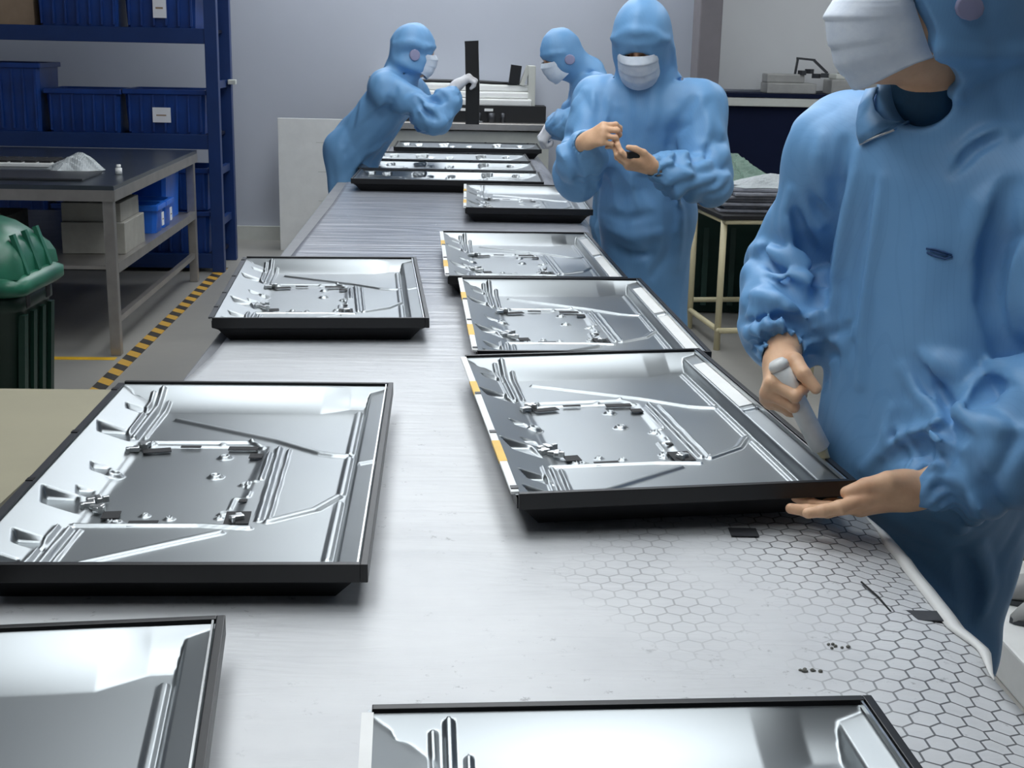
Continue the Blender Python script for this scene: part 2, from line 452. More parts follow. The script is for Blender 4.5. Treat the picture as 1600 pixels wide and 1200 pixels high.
# ------------------------------------------------------------------ television back panels
PW, PD = .525, .927
FLOOR_D = -.034
def seg_d(x, y, pts):
    d = np.full(x.shape, 9.0)
    for (ax, ay), (bx, by) in zip(pts[:-1], pts[1:]):
        vx, vy = bx - ax, by - ay
        t = np.clip(((x - ax) * vx + (y - ay) * vy) / (vx * vx + vy * vy), 0, 1)
        d = np.minimum(d, np.hypot(x - ax - t * vx, y - ay - t * vy))
    return d
def sstep(a, b, x):
    t = np.clip((x - a) / (b - a), 0, 1); return t * t * (3 - 2 * t)
BEADS = [  # polyline, half width, height
    ([(.202, .364), (.202, .116)], .0075, .004), ([(.202, .086), (.202, -.094)], .0075, .004), ([(.202, -.135), (.202, -.36)], .0075, .004),
    ([(-.125, .312), (.07, .186), (.150, .116), (.175, .105), (.197, .100)], .0085, .0045),
    ([(.197, -.106), (.167, -.164), (.104, -.213)], .0085, .0045),
    ([(.041, -.258), (-.051, -.321), (-.147, -.387)], .0085, .0045),
    ([(.079, .143), (.090, -.208)], .006, .005), ([(.066, .118), (.069, -.020)], .004, .004), ([(.097, .135), (.105, -.205)], .003, .003),
    ([(-.150, .175), (.028, .177)], .006, .004), ([(.028, .177), (.050, .150)], .006, .004),
    ([(-.168, -.230), (.005, -.228), (.080, -.240)], .006, .004),
    ([(-.176, .44), (-.176, .19)], .006, .007), ([(-.158, .40), (-.160, .20)], .004, .005), ([(-.192, .43), (-.190, .21)], .004, .004),
    ([(-.170, -.25), (-.174, -.41)], .006, .006), ([(-.156, -.25), (-.160, -.40)], .004, .004), ([(-.186, -.25), (-.190, -.41)], .004, .004),
    ([(.052, -.055), (.052, -.03), (.064, -.03)], .003, .003), ([(.040, -.150), (.040, -.105), (.060, -.105), (.060, -.08)], .003, .003),
]
BOSSES = [(-.006, 0, .014, .006), (-.007, .100, .013, .006), (.046, -.040, .009, .005), (-.165, -.002, .016, .007), (-.080, -.180, .008, .005),
          (-.042, -.193, .008, .005), (.034, -.174, .010, .005), (-.112, -.215, .012, .006), (-.02, .165, .006, .004), (.03, -.19, .007, .004),
          (-.14, .165, .008, .005), (-.125, -.205, .007, .005)]
POCKETS = [(-.212, .445, .026, .028), (-.206, .345, .020, .018), (-.213, .195, .028, .030), (-.190, .01, .016, .020), (-.208, -.155, .028, .036), (-.186, -.10, .014, .018),
           (-.206, -.318, .022, .024), (-.214, -.400, .020, .020)]
def plate_height(x, y):
    far_foot = np.where(x < .13, .360, .360 + (x - .13) * .62)
    far_foot = np.minimum(far_foot, .392)
    tf = np.clip((y - far_foot) / (.458 - far_foot), 0, 1)
    z_far = FLOOR_D * (1 - (0.35 * tf + .65 * tf ** 1.7))
    tn = np.clip((-.405 - y) / .05, 0, 1)
    z_near = FLOOR_D * (1 - sstep(0, 1, tn))
    z_right = np.where(x > .221, -.013 + (x - .221) * .20, FLOOR_D + (FLOOR_D * -1 - .013) * sstep(.211, .221, x))
    tl = np.clip((-.168 - x) / .087, 0, 1)
    z_left = FLOOR_D * (1 - tl * .92)
    for cx, cy, hx, hy in POCKETS:
        m = (1 - sstep(hx * .75, hx, np.abs(x - cx + (y - cy) * .25))) * (1 - sstep(hy * .72, hy * .95, np.abs(y - cy)))
        z_left = z_left * (1 - m * .85) + (FLOOR_D * .97) * m * .85
    z = np.maximum(np.maximum(z_far, z_near), np.maximum(z_right, z_left))
    z = np.where(y > .36, np.maximum(z, z_far), z)
    plate = (1 - sstep(.10, .115, np.abs(x + .053))) * (1 - sstep(.185, .196, np.abs(y + .034)))
    z = z - .0035 * plate
    for pts, w, h in BEADS:
        d = seg_d(x, y, pts); z = z + h * (1 - sstep(w * .45, w, d))
    for cx, cy, r, h in BOSSES:
        d = np.hypot(x - cx, (y - cy)); z = z + h * (1 - sstep(r * .55, r, d)) - h * 1.1 * (1 - sstep(r * .25, r * .45, d))
    # crossing groove that interrupts the right-hand margin half way
    z = z - .006 * ((x > .224)) * (1 - sstep(.006, .010, np.abs(y + .005)))
    return z
def panel_plate_mesh(step):
    hx, hy = PW / 2 - .006, PD / 2 - .006
    nx, ny = int(round(2 * hx / step)), int(round(2 * hy / step))
    X, Y = np.meshgrid(np.linspace(-hx, hx, nx + 1), np.linspace(-hy, hy, ny + 1))
    Z = plate_height(X, Y)
    vs = np.stack([X, Y, Z], -1).reshape(-1, 3)
    i = np.arange(ny)[:, None] * (nx + 1) + np.arange(nx)[None]
    fs = np.stack([i, i + 1, i + nx + 2, i + nx + 1], -1).reshape(-1, 4)
    me_o = mesh_obj('metal_plate', vs, fs, M['plate'])
    me = me_o.data; bpy.data.objects.remove(me_o)
    return me
PLATE_FINE, PLATE_MID = panel_plate_mesh(.0024), panel_plate_mesh(.006)
def shell_mesh():
    """black outer dish below the metal plate, narrowing towards the table"""
    def ring(mx, my, z): return [(-PW / 2 + mx, -PD / 2 + my, z), (PW / 2 - mx, -PD / 2 + my, z), (PW / 2 - mx, PD / 2 - my, z), (-PW / 2 + mx, PD / 2 - my, z)]
    mb = MB(); rings = [ring(.008, .008, -.006), ring(.008, .008, -.022), ring(.022, .020, -.030), ring(.045, .045, -.0595)]
    mb.loft(rings, cap=False, smooth=False); mb.f.append([12, 13, 14, 15][::-1]); mb.sm.append(False)
    return mb.mesh('outer_shell')
SHELL = shell_mesh()
def rail_mesh(L, w=.010, h=.025):
    return MB().box((0, 0, .003 - h / 2), (w, L, h), bev=.0012).mesh('frame_rail')
RAIL_LONG, RAIL_SHORT = rail_mesh(PD), rail_mesh(PW - .02)
LED = MB().box((0, 0, 0), (.012, PD - .03, .004)).mesh('led_strip')
LIP = MB().box((0, 0, 0), (.0025, PD - .02, .006)).mesh('inner_lip')
PADS = [(-.125, .128, .046, .022, .25), (-.072, .150, .034, .010, 0), (.018, .142, .050, .020, 0), (.045, .100, .022, .024, 0), (-.127, -.187, .026, .030, .1),
        (-.074, -.222, .042, .022, .05), (.058, -.198, .036, .052, .05), (.055, -.124, .012, .012, 0)]
PADM = [MB().box((0, 0, .0006), (w, h, .0012)).mesh('black_pad') for _, _, w, h, _ in PADS]
BRK = MB().box((0, 0, .004), (.022, .010, .008), bev=.002).box((.006, .010, .003), (.010, .014, .006), bev=.0015).box((-.008, -.009, .005), (.006, .010, .010), bev=.0015).mesh('bracket')
STRIPS = [(.195, .34), (-.215, .38)]  # white strips standing in for bright reflections on the metal margin
STRIPM = [MB().box((0, 0, 0), (.027, L, .0016)).mesh('reflection_strip') for _, L in STRIPS]
YT = [(.18, .10), (-.24, .115)]
YTM = [MB().box((0, 0, 0), (.0135, L, .0046)).mesh('yellow_tape') for _, L in YT]
CLIP = MB().box((0, 0, 0), (.011, .014, .007)).mesh('clip')
def child(name, me, parent, loc=(0, 0, 0), rz=0.0, m=None):
    o = bpy.data.objects.new(name, me)
    if m is not None and not me.materials: me.materials.append(m)
    link(o, parent); o.location = loc; o.rotation_euler = (0, 0, rz); return o
def tv_panel(x, y, rot, label, led=True, fine=True, tilt=(0, 0), z=.795, small=True, strips=0):
    t = empty('television_back_panel', (x, y, z), 0, label, 'metal panel', 'television back panels on the work table')
    t.rotation_euler = (tilt[0], tilt[1], math.radians(rot))
    child('metal_plate', PLATE_FINE if fine else PLATE_MID, t)
    child('outer_shell', SHELL, t, m=M['shell'])
    child('frame_rail', RAIL_LONG, t, (PW / 2 - .005, 0, 0), m=M['black'])
    child('frame_rail', RAIL_SHORT, t, (0, PD / 2 - .005, 0), math.pi / 2, m=M['black'])
    child('frame_rail', RAIL_SHORT, t, (0, -PD / 2 + .005, 0), math.pi / 2, m=M['black'])
    child('inner_lip', LIP, t, (PW / 2 - .0135, 0, -.001), m=M['bracket'])
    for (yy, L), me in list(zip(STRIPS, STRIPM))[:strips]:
        q = child('reflection_strip', me, t, (.2365, yy, -.0090), m=M['white_plastic']); q.rotation_euler = (0, -math.atan(.20), 0)
    if led:
        s = child('led_strip', LED, t, (-PW / 2 + .006, 0, 0), m=M['white_plastic'])
        if small:
            for (yy, L), me in zip(YT, YTM): child('yellow_tape', me, s, (0, yy, 0), m=M['yellow'])
            for yy in (.135, -.13, -.43): child('clip', CLIP, s, (.001, yy, 0), m=M['black'])
    else:
        s = child('edge_strip', LED.copy(), t, (-PW / 2 + .006, 0, 0))
        s.data.materials.clear(); s.data.materials.append(M['dark_strip'])
        for yy in (.4, .12, -.13, -.32): child('clip', CLIP, s, (-.001, yy, 0), m=M['black'])
    if small:
        for (px, py, w, h, a), me in zip(PADS, PADM): child('black_pad', me, t, (px, py, FLOOR_D + .0005), a, m=M['black_matte'])
        for bx, by, a in ((-.170, -.150, .3), (-.150, -.165, 1.3), (-.160, -.125, 2.0), (-.165, .125, .2), (-.150, .150, 1.0), (.058, -.205, .4)):
            child('bracket', BRK, t, (bx, by, FLOOR_D), a, m=M['bracket'])
    return t
tv_panel(-.467, 2.014, 3.30, 'large open metal panel on the left with stamped folds, beside the beige table', led=False)
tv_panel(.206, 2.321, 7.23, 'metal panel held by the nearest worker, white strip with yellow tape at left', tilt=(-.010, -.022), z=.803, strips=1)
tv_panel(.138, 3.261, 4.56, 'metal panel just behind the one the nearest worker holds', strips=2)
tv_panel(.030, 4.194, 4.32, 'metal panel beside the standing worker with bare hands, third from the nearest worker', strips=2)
tv_panel(.033, 5.794, 2.18, 'small looking metal panel alone in front of the row of sideways panels', fine=False)
tv_panel(-.514, 3.548, 6.29, 'metal panel overhanging the left table edge near the striped floor tape', led=False)
tv_panel(-.512, .908, 8.99, 'metal panel cut off at the bottom left corner of the picture', led=False)
tv_panel(.157, .762, 4.82, 'metal panel cut off at the bottom edge right of the middle')
tv_panel(-.339, 6.635, -88.1, 'nearest of the three sideways metal panels in a row', led=False, fine=False, small=False)
tv_panel(-.372, 7.19, -87.6, 'middle one of the three sideways metal panels in a row', led=False, fine=False, small=False)
tv_panel(-.399, 7.75, -86.9, 'farthest of the three sideways metal panels in a row', led=False, fine=False, small=False)
tv_panel(-.32, 8.62, -87.5, 'sideways metal panel at the far end of the table before the machine', led=False, fine=False, small=False)

# ------------------------------------------------------------------ blue storage rack with crates
rack = empty('storage_rack', (-1.83, 8.22, 0), RZ, 'tall dark blue steel storage rack at the left wall', 'shelving')
RW, RD = 2.3, .52
for x in (-.035, -RW):
    for y in (.035, RD):
        MB().box((x, y, 1.25), (.075, .07, 2.5), bev=.004).build('post', M['rackblue'], rack)
    for z in (.3, .62, 1.15, 1.75): MB().box((x, RD / 2, z), (.03, RD - .02, .045)).build('side_brace', M['rackblue'], rack)
MB().box((.015, RD - .06, 1.16), (.05, .06, .03), bev=.005).build('label_clip', M['cream'], rack)
SHELF_Z = (.10, .84, 1.47, 2.1)
for z in SHELF_Z:
    MB().box((-RW / 2, RD / 2 + .02, z), (RW - .09, RD - .02, .02)).build('shelf_board', M['navy'], rack)
    MB().box((-RW / 2, .03, z - .03), (RW - .09, .045, .09), bev=.004).build('front_beam', M['rackblue'], rack)
    MB().box((-RW / 2, RD, z - .03), (RW - .09, .045, .09)).build('rear_beam', M['rackblue'], rack)

def crate(w, d, h, m, loc, label, lab=None, rz=RZ, group='blue plastic crates', ribs=True):
    """tapered plastic crate with rolled rim, ribs and base"""
    t = empty('plastic_crate', loc, rz, label, 'crate', group)
    tp = .018
    def ring(i, z, k): x, y = w / 2 - i, d / 2 - i; c = .02; return [(x, -y + c, z), (x, y - c, z), (x - c, y, z), (-x + c, y, z), (-x, y - c, z), (-x, -y + c, z), (-x + c, -y, z), (x - c, -y, z)]
    b = MB().loft([ring(tp, 0, 0), ring(.006, h, 0), ring(.016, h, 0), ring(tp + .008, .012, 0)], cap=False, smooth=False)
    b.f.append([7, 6, 5, 4, 3, 2, 1, 0]); b.sm.append(False); b.f.append([24 + k for k in range(8)]); b.sm.append(False)
    b.build('body', m, t)
    r = MB()
    for s in (-1, 1):
        r.box((0, s * (d / 2 - .004), h - .015), (w + .004, .018, .03), bev=.004)
        r.box((s * (w / 2 - .004), 0, h - .015), (.018, d + .004, .03), bev=.004)
    r.build('rim', m, t)
    if ribs:
        n = max(3, int(w / .075))
        for k in range(n + 1):
            x = -w / 2 + .035 + (w - .07) * k / n
            MB().box((x, -d / 2 + tp / 2 - .003, h * .48), (.012, .014, h * .86), rx=-math.atan2(tp - .006, h)).build('rib', m, t)
    if lab:
        lx, lz, lw, lh = lab
        p = MB().box((lx, -d / 2 - .006, lz), (lw, .003, lh)).build('paper_label', M['paper'], t)
        MB().box((lx - lw * .02, -d / 2 - .0078, lz - lh * .02), (lw * .55, .001, lh * .09)).build('printed_line', M['card'], p)
    return t
def rk(x, y, z): 
    q = Vector((-1.83, 8.22, 0)) + Matrix.Rotation(RZ, 3, 'Z') @ Vector((x, y, z)); return tuple(q)
ZB = .852
crate(.50, .40, .268, M['crate'], rk(-.335, .25, ZB), 'blue crate with white paper label on the middle rack shelf', (-.02, .115, .11, .09))
crate(.46, .40, .262, M['crate'], rk(-.83, .25, ZB), 'blue crate without label in the middle of the rack shelf')
crate(.62, .44, .41, M['crate'], rk(-1.385, .26, ZB), 'tall dark blue crate at the left of the middle rack shelf')
ZT = 1.482
crate(.44, .40, .30, M['crate'], rk(-.34, .25, ZT), 'blue crate with small white label on the top rack shelf', (.0, .12, .08, .12))
crate(.50, .40, .30, M['crate'], rk(-.83, .25, ZT), 'unlabelled blue crate on the top rack shelf beside the labelled one')
cb = MB().box((0, 0, .11), (.36, .32, .22), bev=.004).build('cardboard_box', M['card'], None, rk(-1.28, .25, ZT + .001), RZ)
tag(cb, 'brown cardboard box on the top rack shelf', 'box')
ZL = .112
for k, (x, z, w, h) in enumerate([(-.335, ZL, .50, .265), (-.335, ZL + .27, .50, .262), (-.83, ZL, .46, .30), (-.83, ZL + .305, .46, .20), (-1.36, ZL, .56, .40)]):
    crate(w, .40, h, M['crate'], rk(x, .25, z), ['lower of two stacked blue crates on the bottom rack shelf by the post', 'upper of two stacked blue crates on the bottom rack shelf by the post',
          'blue crate on the bottom rack shelf behind the steel table', 'shallow blue crate stacked on the bottom rack shelf behind the steel table', 'wide blue crate at the left end of the bottom rack shelf'][k])

# ------------------------------------------------------------------ stainless steel side table
st = empty('steel_table', (-1.80, 5.92, 0), RZ, 'stainless steel two tier side table in front of the blue rack', 'table')
SW, SD, SH = 1.25, 2.02, .785
MB().box((-SW / 2, SD / 2, SH - .012), (SW, SD, .024), bev=.003).build('tabletop', M['steel_top'], st)
MB().box((-.004, SD / 2, SH - .045), (.012, SD, .05)).build('edge_trim', M['steel'], st)
MB().box((-SW / 2, .004, SH - .045), (SW, .012, .05)).build('edge_trim', M['steel'], st)
for x in (-.035, -SW + .035):
    for y in (.04, SD - .04):
        MB().box((x, y, (SH - .03) / 2), (.048, .048, SH - .03), bev=.004).build('leg', M['steel'], st)
MB().box((-SW / 2, SD / 2, .41), (SW - .03, SD - .06, .016)).build('lower_shelf', M['steel'], st)
MB().box((-.025, SD / 2, .405), (.03, SD - .12, .045)).build('shelf_rail', M['steel'], st)
MB().box((-.035, SD / 2, .16), (.028, SD - .12, .028)).build('stretcher', M['steel'], st)
MB().box((-SW + .035, SD / 2, .16), (.028, SD - .12, .028)).build('stretcher', M['steel'], st)
def sp_(x, y, z):
    q = Vector((-1.80, 5.92, 0)) + Matrix.Rotation(RZ, 3, 'Z') @ Vector((x, y, z)); return tuple(q)
# things under the table top
crate(.42, .36, .30, M['crate2'], sp_(-.26, 1.715, .419), 'bright blue crate at the far end of the steel table lower shelf', rz=RZ + math.pi / 2, ribs=False)
crate(.20, .30, .15, M['crate2'], sp_(-.19, 1.37, .419), 'small bright blue bin nearer the tall crate under the steel table', (.0, .07, .05, .07), rz=RZ + math.pi / 2, ribs=False)
crate(.20, .30, .15, M['crate2'], sp_(-.19, 1.155, .419), 'small bright blue bin beside the grey boxes under the steel table', (.0, .07, .05, .07), rz=RZ + math.pi / 2, ribs=False)
for k, (x, y, z, w, d, h, nm, mm, lb) in enumerate([
    (-.20, .58, .419, .30, .42, .15, 'grey_box', 'greycard', 'grey cardboard box, lower of the stack under the steel table'),
    (-.21, .58, .570, .28, .38, .09, 'grey_box', 'greycard', 'flat grey cardboard box on top of the stack under the steel table'),
    (-.27, .925, .570, .22, .20, .09, 'brown_box', 'card', 'small brown box behind the grey boxes under the steel table'),
    (-.27, .925, .419, .24, .22, .15, 'grey_box', 'greycard', 'plain grey box supporting the small brown box'),
    (-.86, .45, .419, .50, .55, .17, 'grey_box', 'greycard', 'wide grey box at the left of the steel table lower shelf')]):
    o = MB().box((0, 0, h / 2), (w, d, h), bev=.004).box((0, 0, h + .0004), (.045, d * .99, .0008)).build(nm, M[mm], None, sp_(x, y, z), RZ); tag(o, lb, 'box')
rag = MB().box((0, 0, .008), (.09, .05, .016), bev=.006).build('blue_packet', M['crate2'], None, sp_(-.62, .13, .419), .3); tag(rag, 'small light blue packet on the steel table lower shelf', 'packet')
# things on the table top
kb = empty('circuit_tray', sp_(-.84, .95, SH + .001), RZ, 'white edged tray of dark circuit strips on the steel table', 'tray')
MB().box((0, 0, .008), (.80, .30, .016), bev=.003).build('tray', M['white_plastic'], kb)
for k in range(11): MB().box((-.36 + k * .072, .02, .021), (.056, .22, .012), bev=.002).build('dark_strip', M['black_matte'], kb)
gl = MB().box((0, 0, .005), (.95, .36, .010), bev=.002).build('dark_sheet', M['dark_strip'], None, sp_(-.66, .36, SH + .001), RZ)
tag(gl, 'dark glossy sheet lying at the front of the steel table', 'sheet')
cap = MB().tube([(0, 0, 0), (0, 0, .03)], .016, 12).tube([(0, 0, .03), (0, 0, .046)], .011, 12).build('bottle_cap', M['white_plastic'], None, sp_(-.10, .52, SH + .001), 0)
tag(cap, 'small white capped bottle near the steel table edge', 'bottle')
# crumpled clear bag
def film_mat(name, col, alpha):
    t = NT(name); v = t.obj(); n = t.noise(v, 22, 5, .65)
    t.set(**{'Base Color': col, 'Roughness': .22, 'Alpha': alpha}); t.b.inputs['Specular IOR Level'].default_value = .7
    t.bump(n, .7, .02); return t.m
M['film'] = film_mat('clear_plastic_film', srgb(205, 212, 214), .62)
M['film_green'] = film_mat('greenish_plastic_film', srgb(120, 150, 134), .7)
def crumple(name, sx, sy, sz, m, loc, rz, label, cat, seed, peak=(0, 0)):
    rng = np.random.RandomState(seed); n = 26; vs = []
    ph = rng.rand(8, 3) * 6.28; fr = 2 + rng.rand(8, 2) * 9
    for j in range(n + 1):
        for i in range(n + 1):
            u, v = i / n * 2 - 1, j / n * 2 - 1
            r = 1 + .12 * math.sin(5 * math.atan2(v, u) + seed)
            x, y = u * sx / 2 * r, v * sy / 2 * r
            e = max(0, 1 - max(abs(u), abs(v)) ** 2.5)
            g = math.exp(-((u - peak[0]) ** 2 + (v - peak[1]) ** 2) * 2.2)
            z = sz * e * (.35 + .65 * g)
            for k in range(8): z += sz * .10 * e * abs(math.sin(fr[k, 0] * u + fr[k, 1] * v + ph[k, 0]))
            vs.append((x, y, max(0.002, z)))
    fs = [(j * (n + 1) + i, j * (n + 1) + i + 1, (j + 1) * (n + 1) + i + 1, (j + 1) * (n + 1) + i) for j in range(n) for i in range(n)]
    o = mesh_obj(name, vs, fs, m, smooth=False); o.location = loc; o.rotation_euler = (0, 0, rz)
    sm = o.modifiers.new('thickness', 'SOLIDIFY'); sm.thickness = .0015
    return tag(o, label, cat)
crumple('plastic_bag', .24, .18, .055, M['film'], sp_(-.34, .66, SH + .003), .5, 'crumpled clear plastic bag on the steel table', 'plastic bag', 3, (.3, 0))

# ------------------------------------------------------------------ green waste bin
gb = empty('waste_bin', (-1.70, 4.15, 0), 0, 'green plastic waste bin with hooded lid behind the beige table', 'bin')
def rrect(hx, hy, z, c=.06, n=4):
    pts = []
    for sx, sy, a0 in ((1, 1, 0), (-1, 1, 90), (-1, -1, 180), (1, -1, 270)):
        for k in range(n + 1):
            a = math.radians(a0 + 90 * k / n); pts.append((sx * (hx - c) + c * math.cos(a), sy * (hy - c) + c * math.sin(a), z))
    return pts
MB().loft([rrect(.13, .13, .02), rrect(.17, .17, .60), rrect(.178, .178, .605), rrect(.178, .178, .66)]).build('body', M['bin_dark'], gb)
MB().loft([rrect(.195, .195, .655), rrect(.21, .21, .668), rrect(.21, .21, .70), rrect(.185, .185, .715)]).build('lid_rim', M['bin'], gb)
hood = MB()
def arc(hy, z0, h, y):  # barrel hood profile
    return [(hy * math.cos(math.radians(a)), y, z0 + h * math.sin(math.radians(a)) ** .8) for a in range(0, 181, 15)]
hood.loft([[(x, y, z) for x, y, z in arc(.185, .71, .115, -.185)], [(x, y, z) for x, y, z in arc(.180, .71, .165, -.07)], [(x, y, z) for x, y, z in arc(.180, .71, .165, .09)], [(x, y, z) for x, y, z in arc(.185, .71, .115, .185)]], cap=True, closed=False)
hd = hood.build('lid_hood', M['bin'], gb)
MB().box((-.02, -.168, .77), (.20, .04, .09), rx=.5).build('flap', M['black_matte'], gb)
for a in (-.10, 0, .10):
    MB().box((.166, a, .775), (.014, .022, .13), ry=-.30).build('hood_rib', M['bin'], gb)
for y in (-.12, -.04, .04, .12): MB().box((.152, y, .31), (.02, .03, .56), ry=math.atan2(.04, .58)).build('body_rib', M['bin_dark'], gb)
for s in (-1, 1): MB().box((.165, s * .09, .63), (.03, .04, .05), bev=.006).build('handle', M['black'], gb)

# ------------------------------------------------------------------ beige table at the left foreground
bt = empty('beige_table', (0, 0, 0), 0, 'beige topped table at the left edge beside the large panel', 'table')
out = [(-.80, 2.625), (-2.1, 2.56), (-2.05, .8), (-.775, .86)]
MB().prism(out, .700, .735).build('tabletop', M['beige_top'], bt)
edge = MB().bar((-.797, 2.63, .7175), (-.772, .86, .7175), .038, .008); edge.build('edge_band', M['table_edge'], bt)
for x, y in ((-.86, 2.5), (-2.0, 2.45), (-.84, .95), (-1.98, .92)): MB().box((x, y, .35), (.045, .045, .70)).build('leg', M['beige_pipe'], bt)

# ------------------------------------------------------------------ white board leaning on the back wall
wbd = empty('white_board', (-1.64, 9.15, 0), RZ, 'plain white board standing behind the left worker', 'board')
MB().box((.28, .03, .455), (.56, .022, .91), rx=-.0, bev=.002).build('board_sheet', M['white_plastic'], wbd)
MB().box((.28, .10, .45), (.54, .10, .90)).build('backing', M['greycard'], wbd)
for z, x0, w in ((.75, .34, .16), (.55, .34, .14), (.35, .36, .18)): MB().box((x0, .0185, z), (w, .0012, .004)).build('faint_line', M['cream'], wbd)

# ------------------------------------------------------------------ machine at the far end of the table
mc = empty('assembly_machine', (-.40, 9.30, 0), RZ, 'white assembly machine with dark slot at the far end of the table', 'machine')
MB().box((0, .22, .42), (1.25, .36, .84), bev=.01).build('cabinet', M['cream'], mc)
MB().box((-.02, .05, .875), (1.30, .14, .05), bev=.008).build('front_ledge', M['steel'], mc)
MB().box((.10, .18, .955), (1.0, .22, .12)).build('dark_slot', M['black_matte'], mc)
for k, (z, y, h, w) in enumerate(((1.035, .10, .05, 1.06), (1.085, .14, .045, 1.10), (1.132, .18, .045, 1.10))):
    MB().box((-.03, y + .1, z), (w, .22, h), bev=.012).build('cover', M['white_plastic'], mc)
MB().tube([(-.55, .2, 1.160), (-.2, .2, 1.172), (.15, .2, 1.170), (.40, .2, 1.158)], .012, 8).build('cable', M['black'], mc)
MB().box((.50, .2, .98), (.05, .16, .62), bev=.006).build('side_post', M['cream'], mc)
MB().prism([(.33, .16), (.42, .16), (.42, .24), (.33, .24)], 1.16, 1.165).box((.385, .2, 1.225), (.075, .07, .13), ry=.12).build('sensor_head', M['black'], mc)
MB().box((.455, .2, 1.22), (.03, .10, .14), ry=.35).build('gusset', M['cream'], mc)
for x, w in ((.02, .035), (.20, .06)): MB().box((x, .062, .985), (w, .012, .018)).build('indicator', M['white_plastic'], mc)
for x, r in ((.13, .035), (.22, .05), (.30, .03)): MB().tube([(x, .068, .90), (x, .068, .965)], r * .5, 10).build('roller', M['dark_strip'], mc)
MB().box((-.62, .1, 1.05), (.02, .1, .30)).build('left_post', M['steel'], mc)
for k in range(5): MB().box((.05 + k * .025, .03, .905 + .004 * (k % 2)), (.018, .02, .012), rz=k * .7).build('loose_fitting', M['bracket'], mc)

# ------------------------------------------------------------------ small table with wrapped packs at the right
rt = empty('pipe_table', (1.0, 6.36, 0), math.radians(8.5), 'small table with beige pipe legs behind the standing worker', 'table')
MB().box((.36, .36, .655), (.76, .84, .02), bev=.003).build('tabletop', M['black_matte'], rt)
for a, b in (((0, -.04), (.74, -.04)), ((0, .76), (.74, .76)), ((0, -.04), (0, .76)), ((.74, -.04), (.74, .76))):
    MB().tube([(a[0], a[1], .635), (b[0], b[1], .635)], .014, 10).build('top_rail', M['beige_pipe'], rt)
    MB().tube([(a[0], a[1], .10), (b[0], b[1], .10)], .014, 10).build('lower_rail', M['beige_pipe'], rt)
for x, y in ((0, 0), (0, .5), (.74, 0), (.74, .72)): MB().tube([(x, y - .02, 0), (x, y - .02, .645)], .016, 12).build('leg', M['beige_pipe'], rt)
def rt_(x, y, z):
    q = Vector((1.0, 6.36, 0)) + Matrix.Rotation(math.radians(8.5), 3, 'Z') @ Vector((x, y, z)); return tuple(q)
M['pack'] = plain('grey_wrapped_sheets', srgb(136, 138, 146), .25, var=.3, scale=9, bump=.004)
for k in range(7):
    dx, dy, a = (.0, .01, -.02, .015, -.01, .02, 0)[k], (0, .02, -.01, .01, .0, -.02, .01)[k], (-.02, .03, .0, -.04, .02, .05, -.03)[k]
    o = MB().box((0, 0, .008), (.56 - .01 * k, .62, .015), bev=.005).build('wrapped_pack', M['pack'], None, rt_(.31 + dx, .34 + dy, .666 + k * .0165), a + RZ)
    tag(o, ('lowest', 'second', 'third', 'fourth', 'fifth', 'sixth', 'topmost')[k] + ' grey plastic wrapped pack from the bottom of the stack on the small table', 'pack', 'wrapped packs on the small table')
crumple('plastic_bag', .36, .34, .085, M['film_green'], rt_(.18, .50, .783), .2, 'greenish crumpled plastic bag on top of the wrapped packs', 'plastic bag', 5, (.1, .2))
crumple('plastic_film', .46, .24, .04, M['film'], rt_(.34, .17, .783), .15, 'clear crumpled film over the front of the wrapped packs', 'plastic film', 9, (-.3, 0))
tub = empty('green_tub', rt_(.36, 1.14, 0), RZ, 'dark green plastic tub standing behind the small pipe table', 'tub')
MB().loft([rrect(.42, .27, .005), rrect(.45, .29, .60), rrect(.465, .305, .605), rrect(.465, .305, .63)]).build('body', M['deep_green'], tub)
for x in (-.3, -.15, 0, .15, .3): MB().box((x, -.285, .3), (.03, .02, .5), rx=-.05).build('rib', M['deep_green'], tub)
# second cart further right, mostly hidden by the near worker
ct = empty('pipe_cart', (1.30, 5.6, 0), RZ, 'second beige pipe cart partly hidden behind the nearest worker', 'cart')
for x, y in ((0, 0), (0, .5), (.6, 0), (.6, .5)): MB().tube([(x, y, 0), (x, y, .56)], .016, 12).build('leg', M['beige_pipe'], ct)
MB().box((.3, .25, .575), (.66, .56, .03), bev=.004).build('deck', M['card'], ct)
for y in (0, .5): MB().tube([(0, y, .12), (.6, y, .12)], .014, 10).build('rail', M['beige_pipe'], ct)
# things on the partition ledge
def onled(x, y, z): return rp(x, y, z)
LZ = 1.146
dv = empty('ledge_device', onled(2.34, 9.2, LZ), RZ, 'grey bench device with a bracket arm on the partition ledge', 'device')
M['dull'] = plain('dull_grey_casing', srgb(150, 150, 148), .5, var=.1, scale=10)
MB().box((0, 0, .035), (.34, .2, .07), bev=.008).build('base', M['dull'], dv)
MB().box((-.04, 0, .10), (.26, .16, .06), bev=.01).build('casing', M['dull'], dv)
MB().bar((.02, -.05, .07), (.04, -.05, .235), .014).bar((.03, -.05, .235), (.16, -.05, .225), .014).bar((.15, -.05, .225), (.25, -.05, .14), .016).build('bracket_arm', M['dark_strip'], dv)
for x, z in ((.12, .15), (.17, .12), (.23, .125), (.07, .14)): MB().box((x, -.07, z), (.035, .05, .03), rz=x * 5).build('knob', M['dark_strip'], dv)
lb = empty('ledge_box', onled(2.86, 9.2, LZ), RZ, 'long pale equipment box on the partition ledge beside the bracket device', 'box')
MB().box((0, 0, .05), (.50, .22, .10), bev=.01).build('body', M['dull'], lb)
MB().box((-.02, 0, .118), (.40, .18, .035), bev=.008).build('lid', M['cream'], lb)
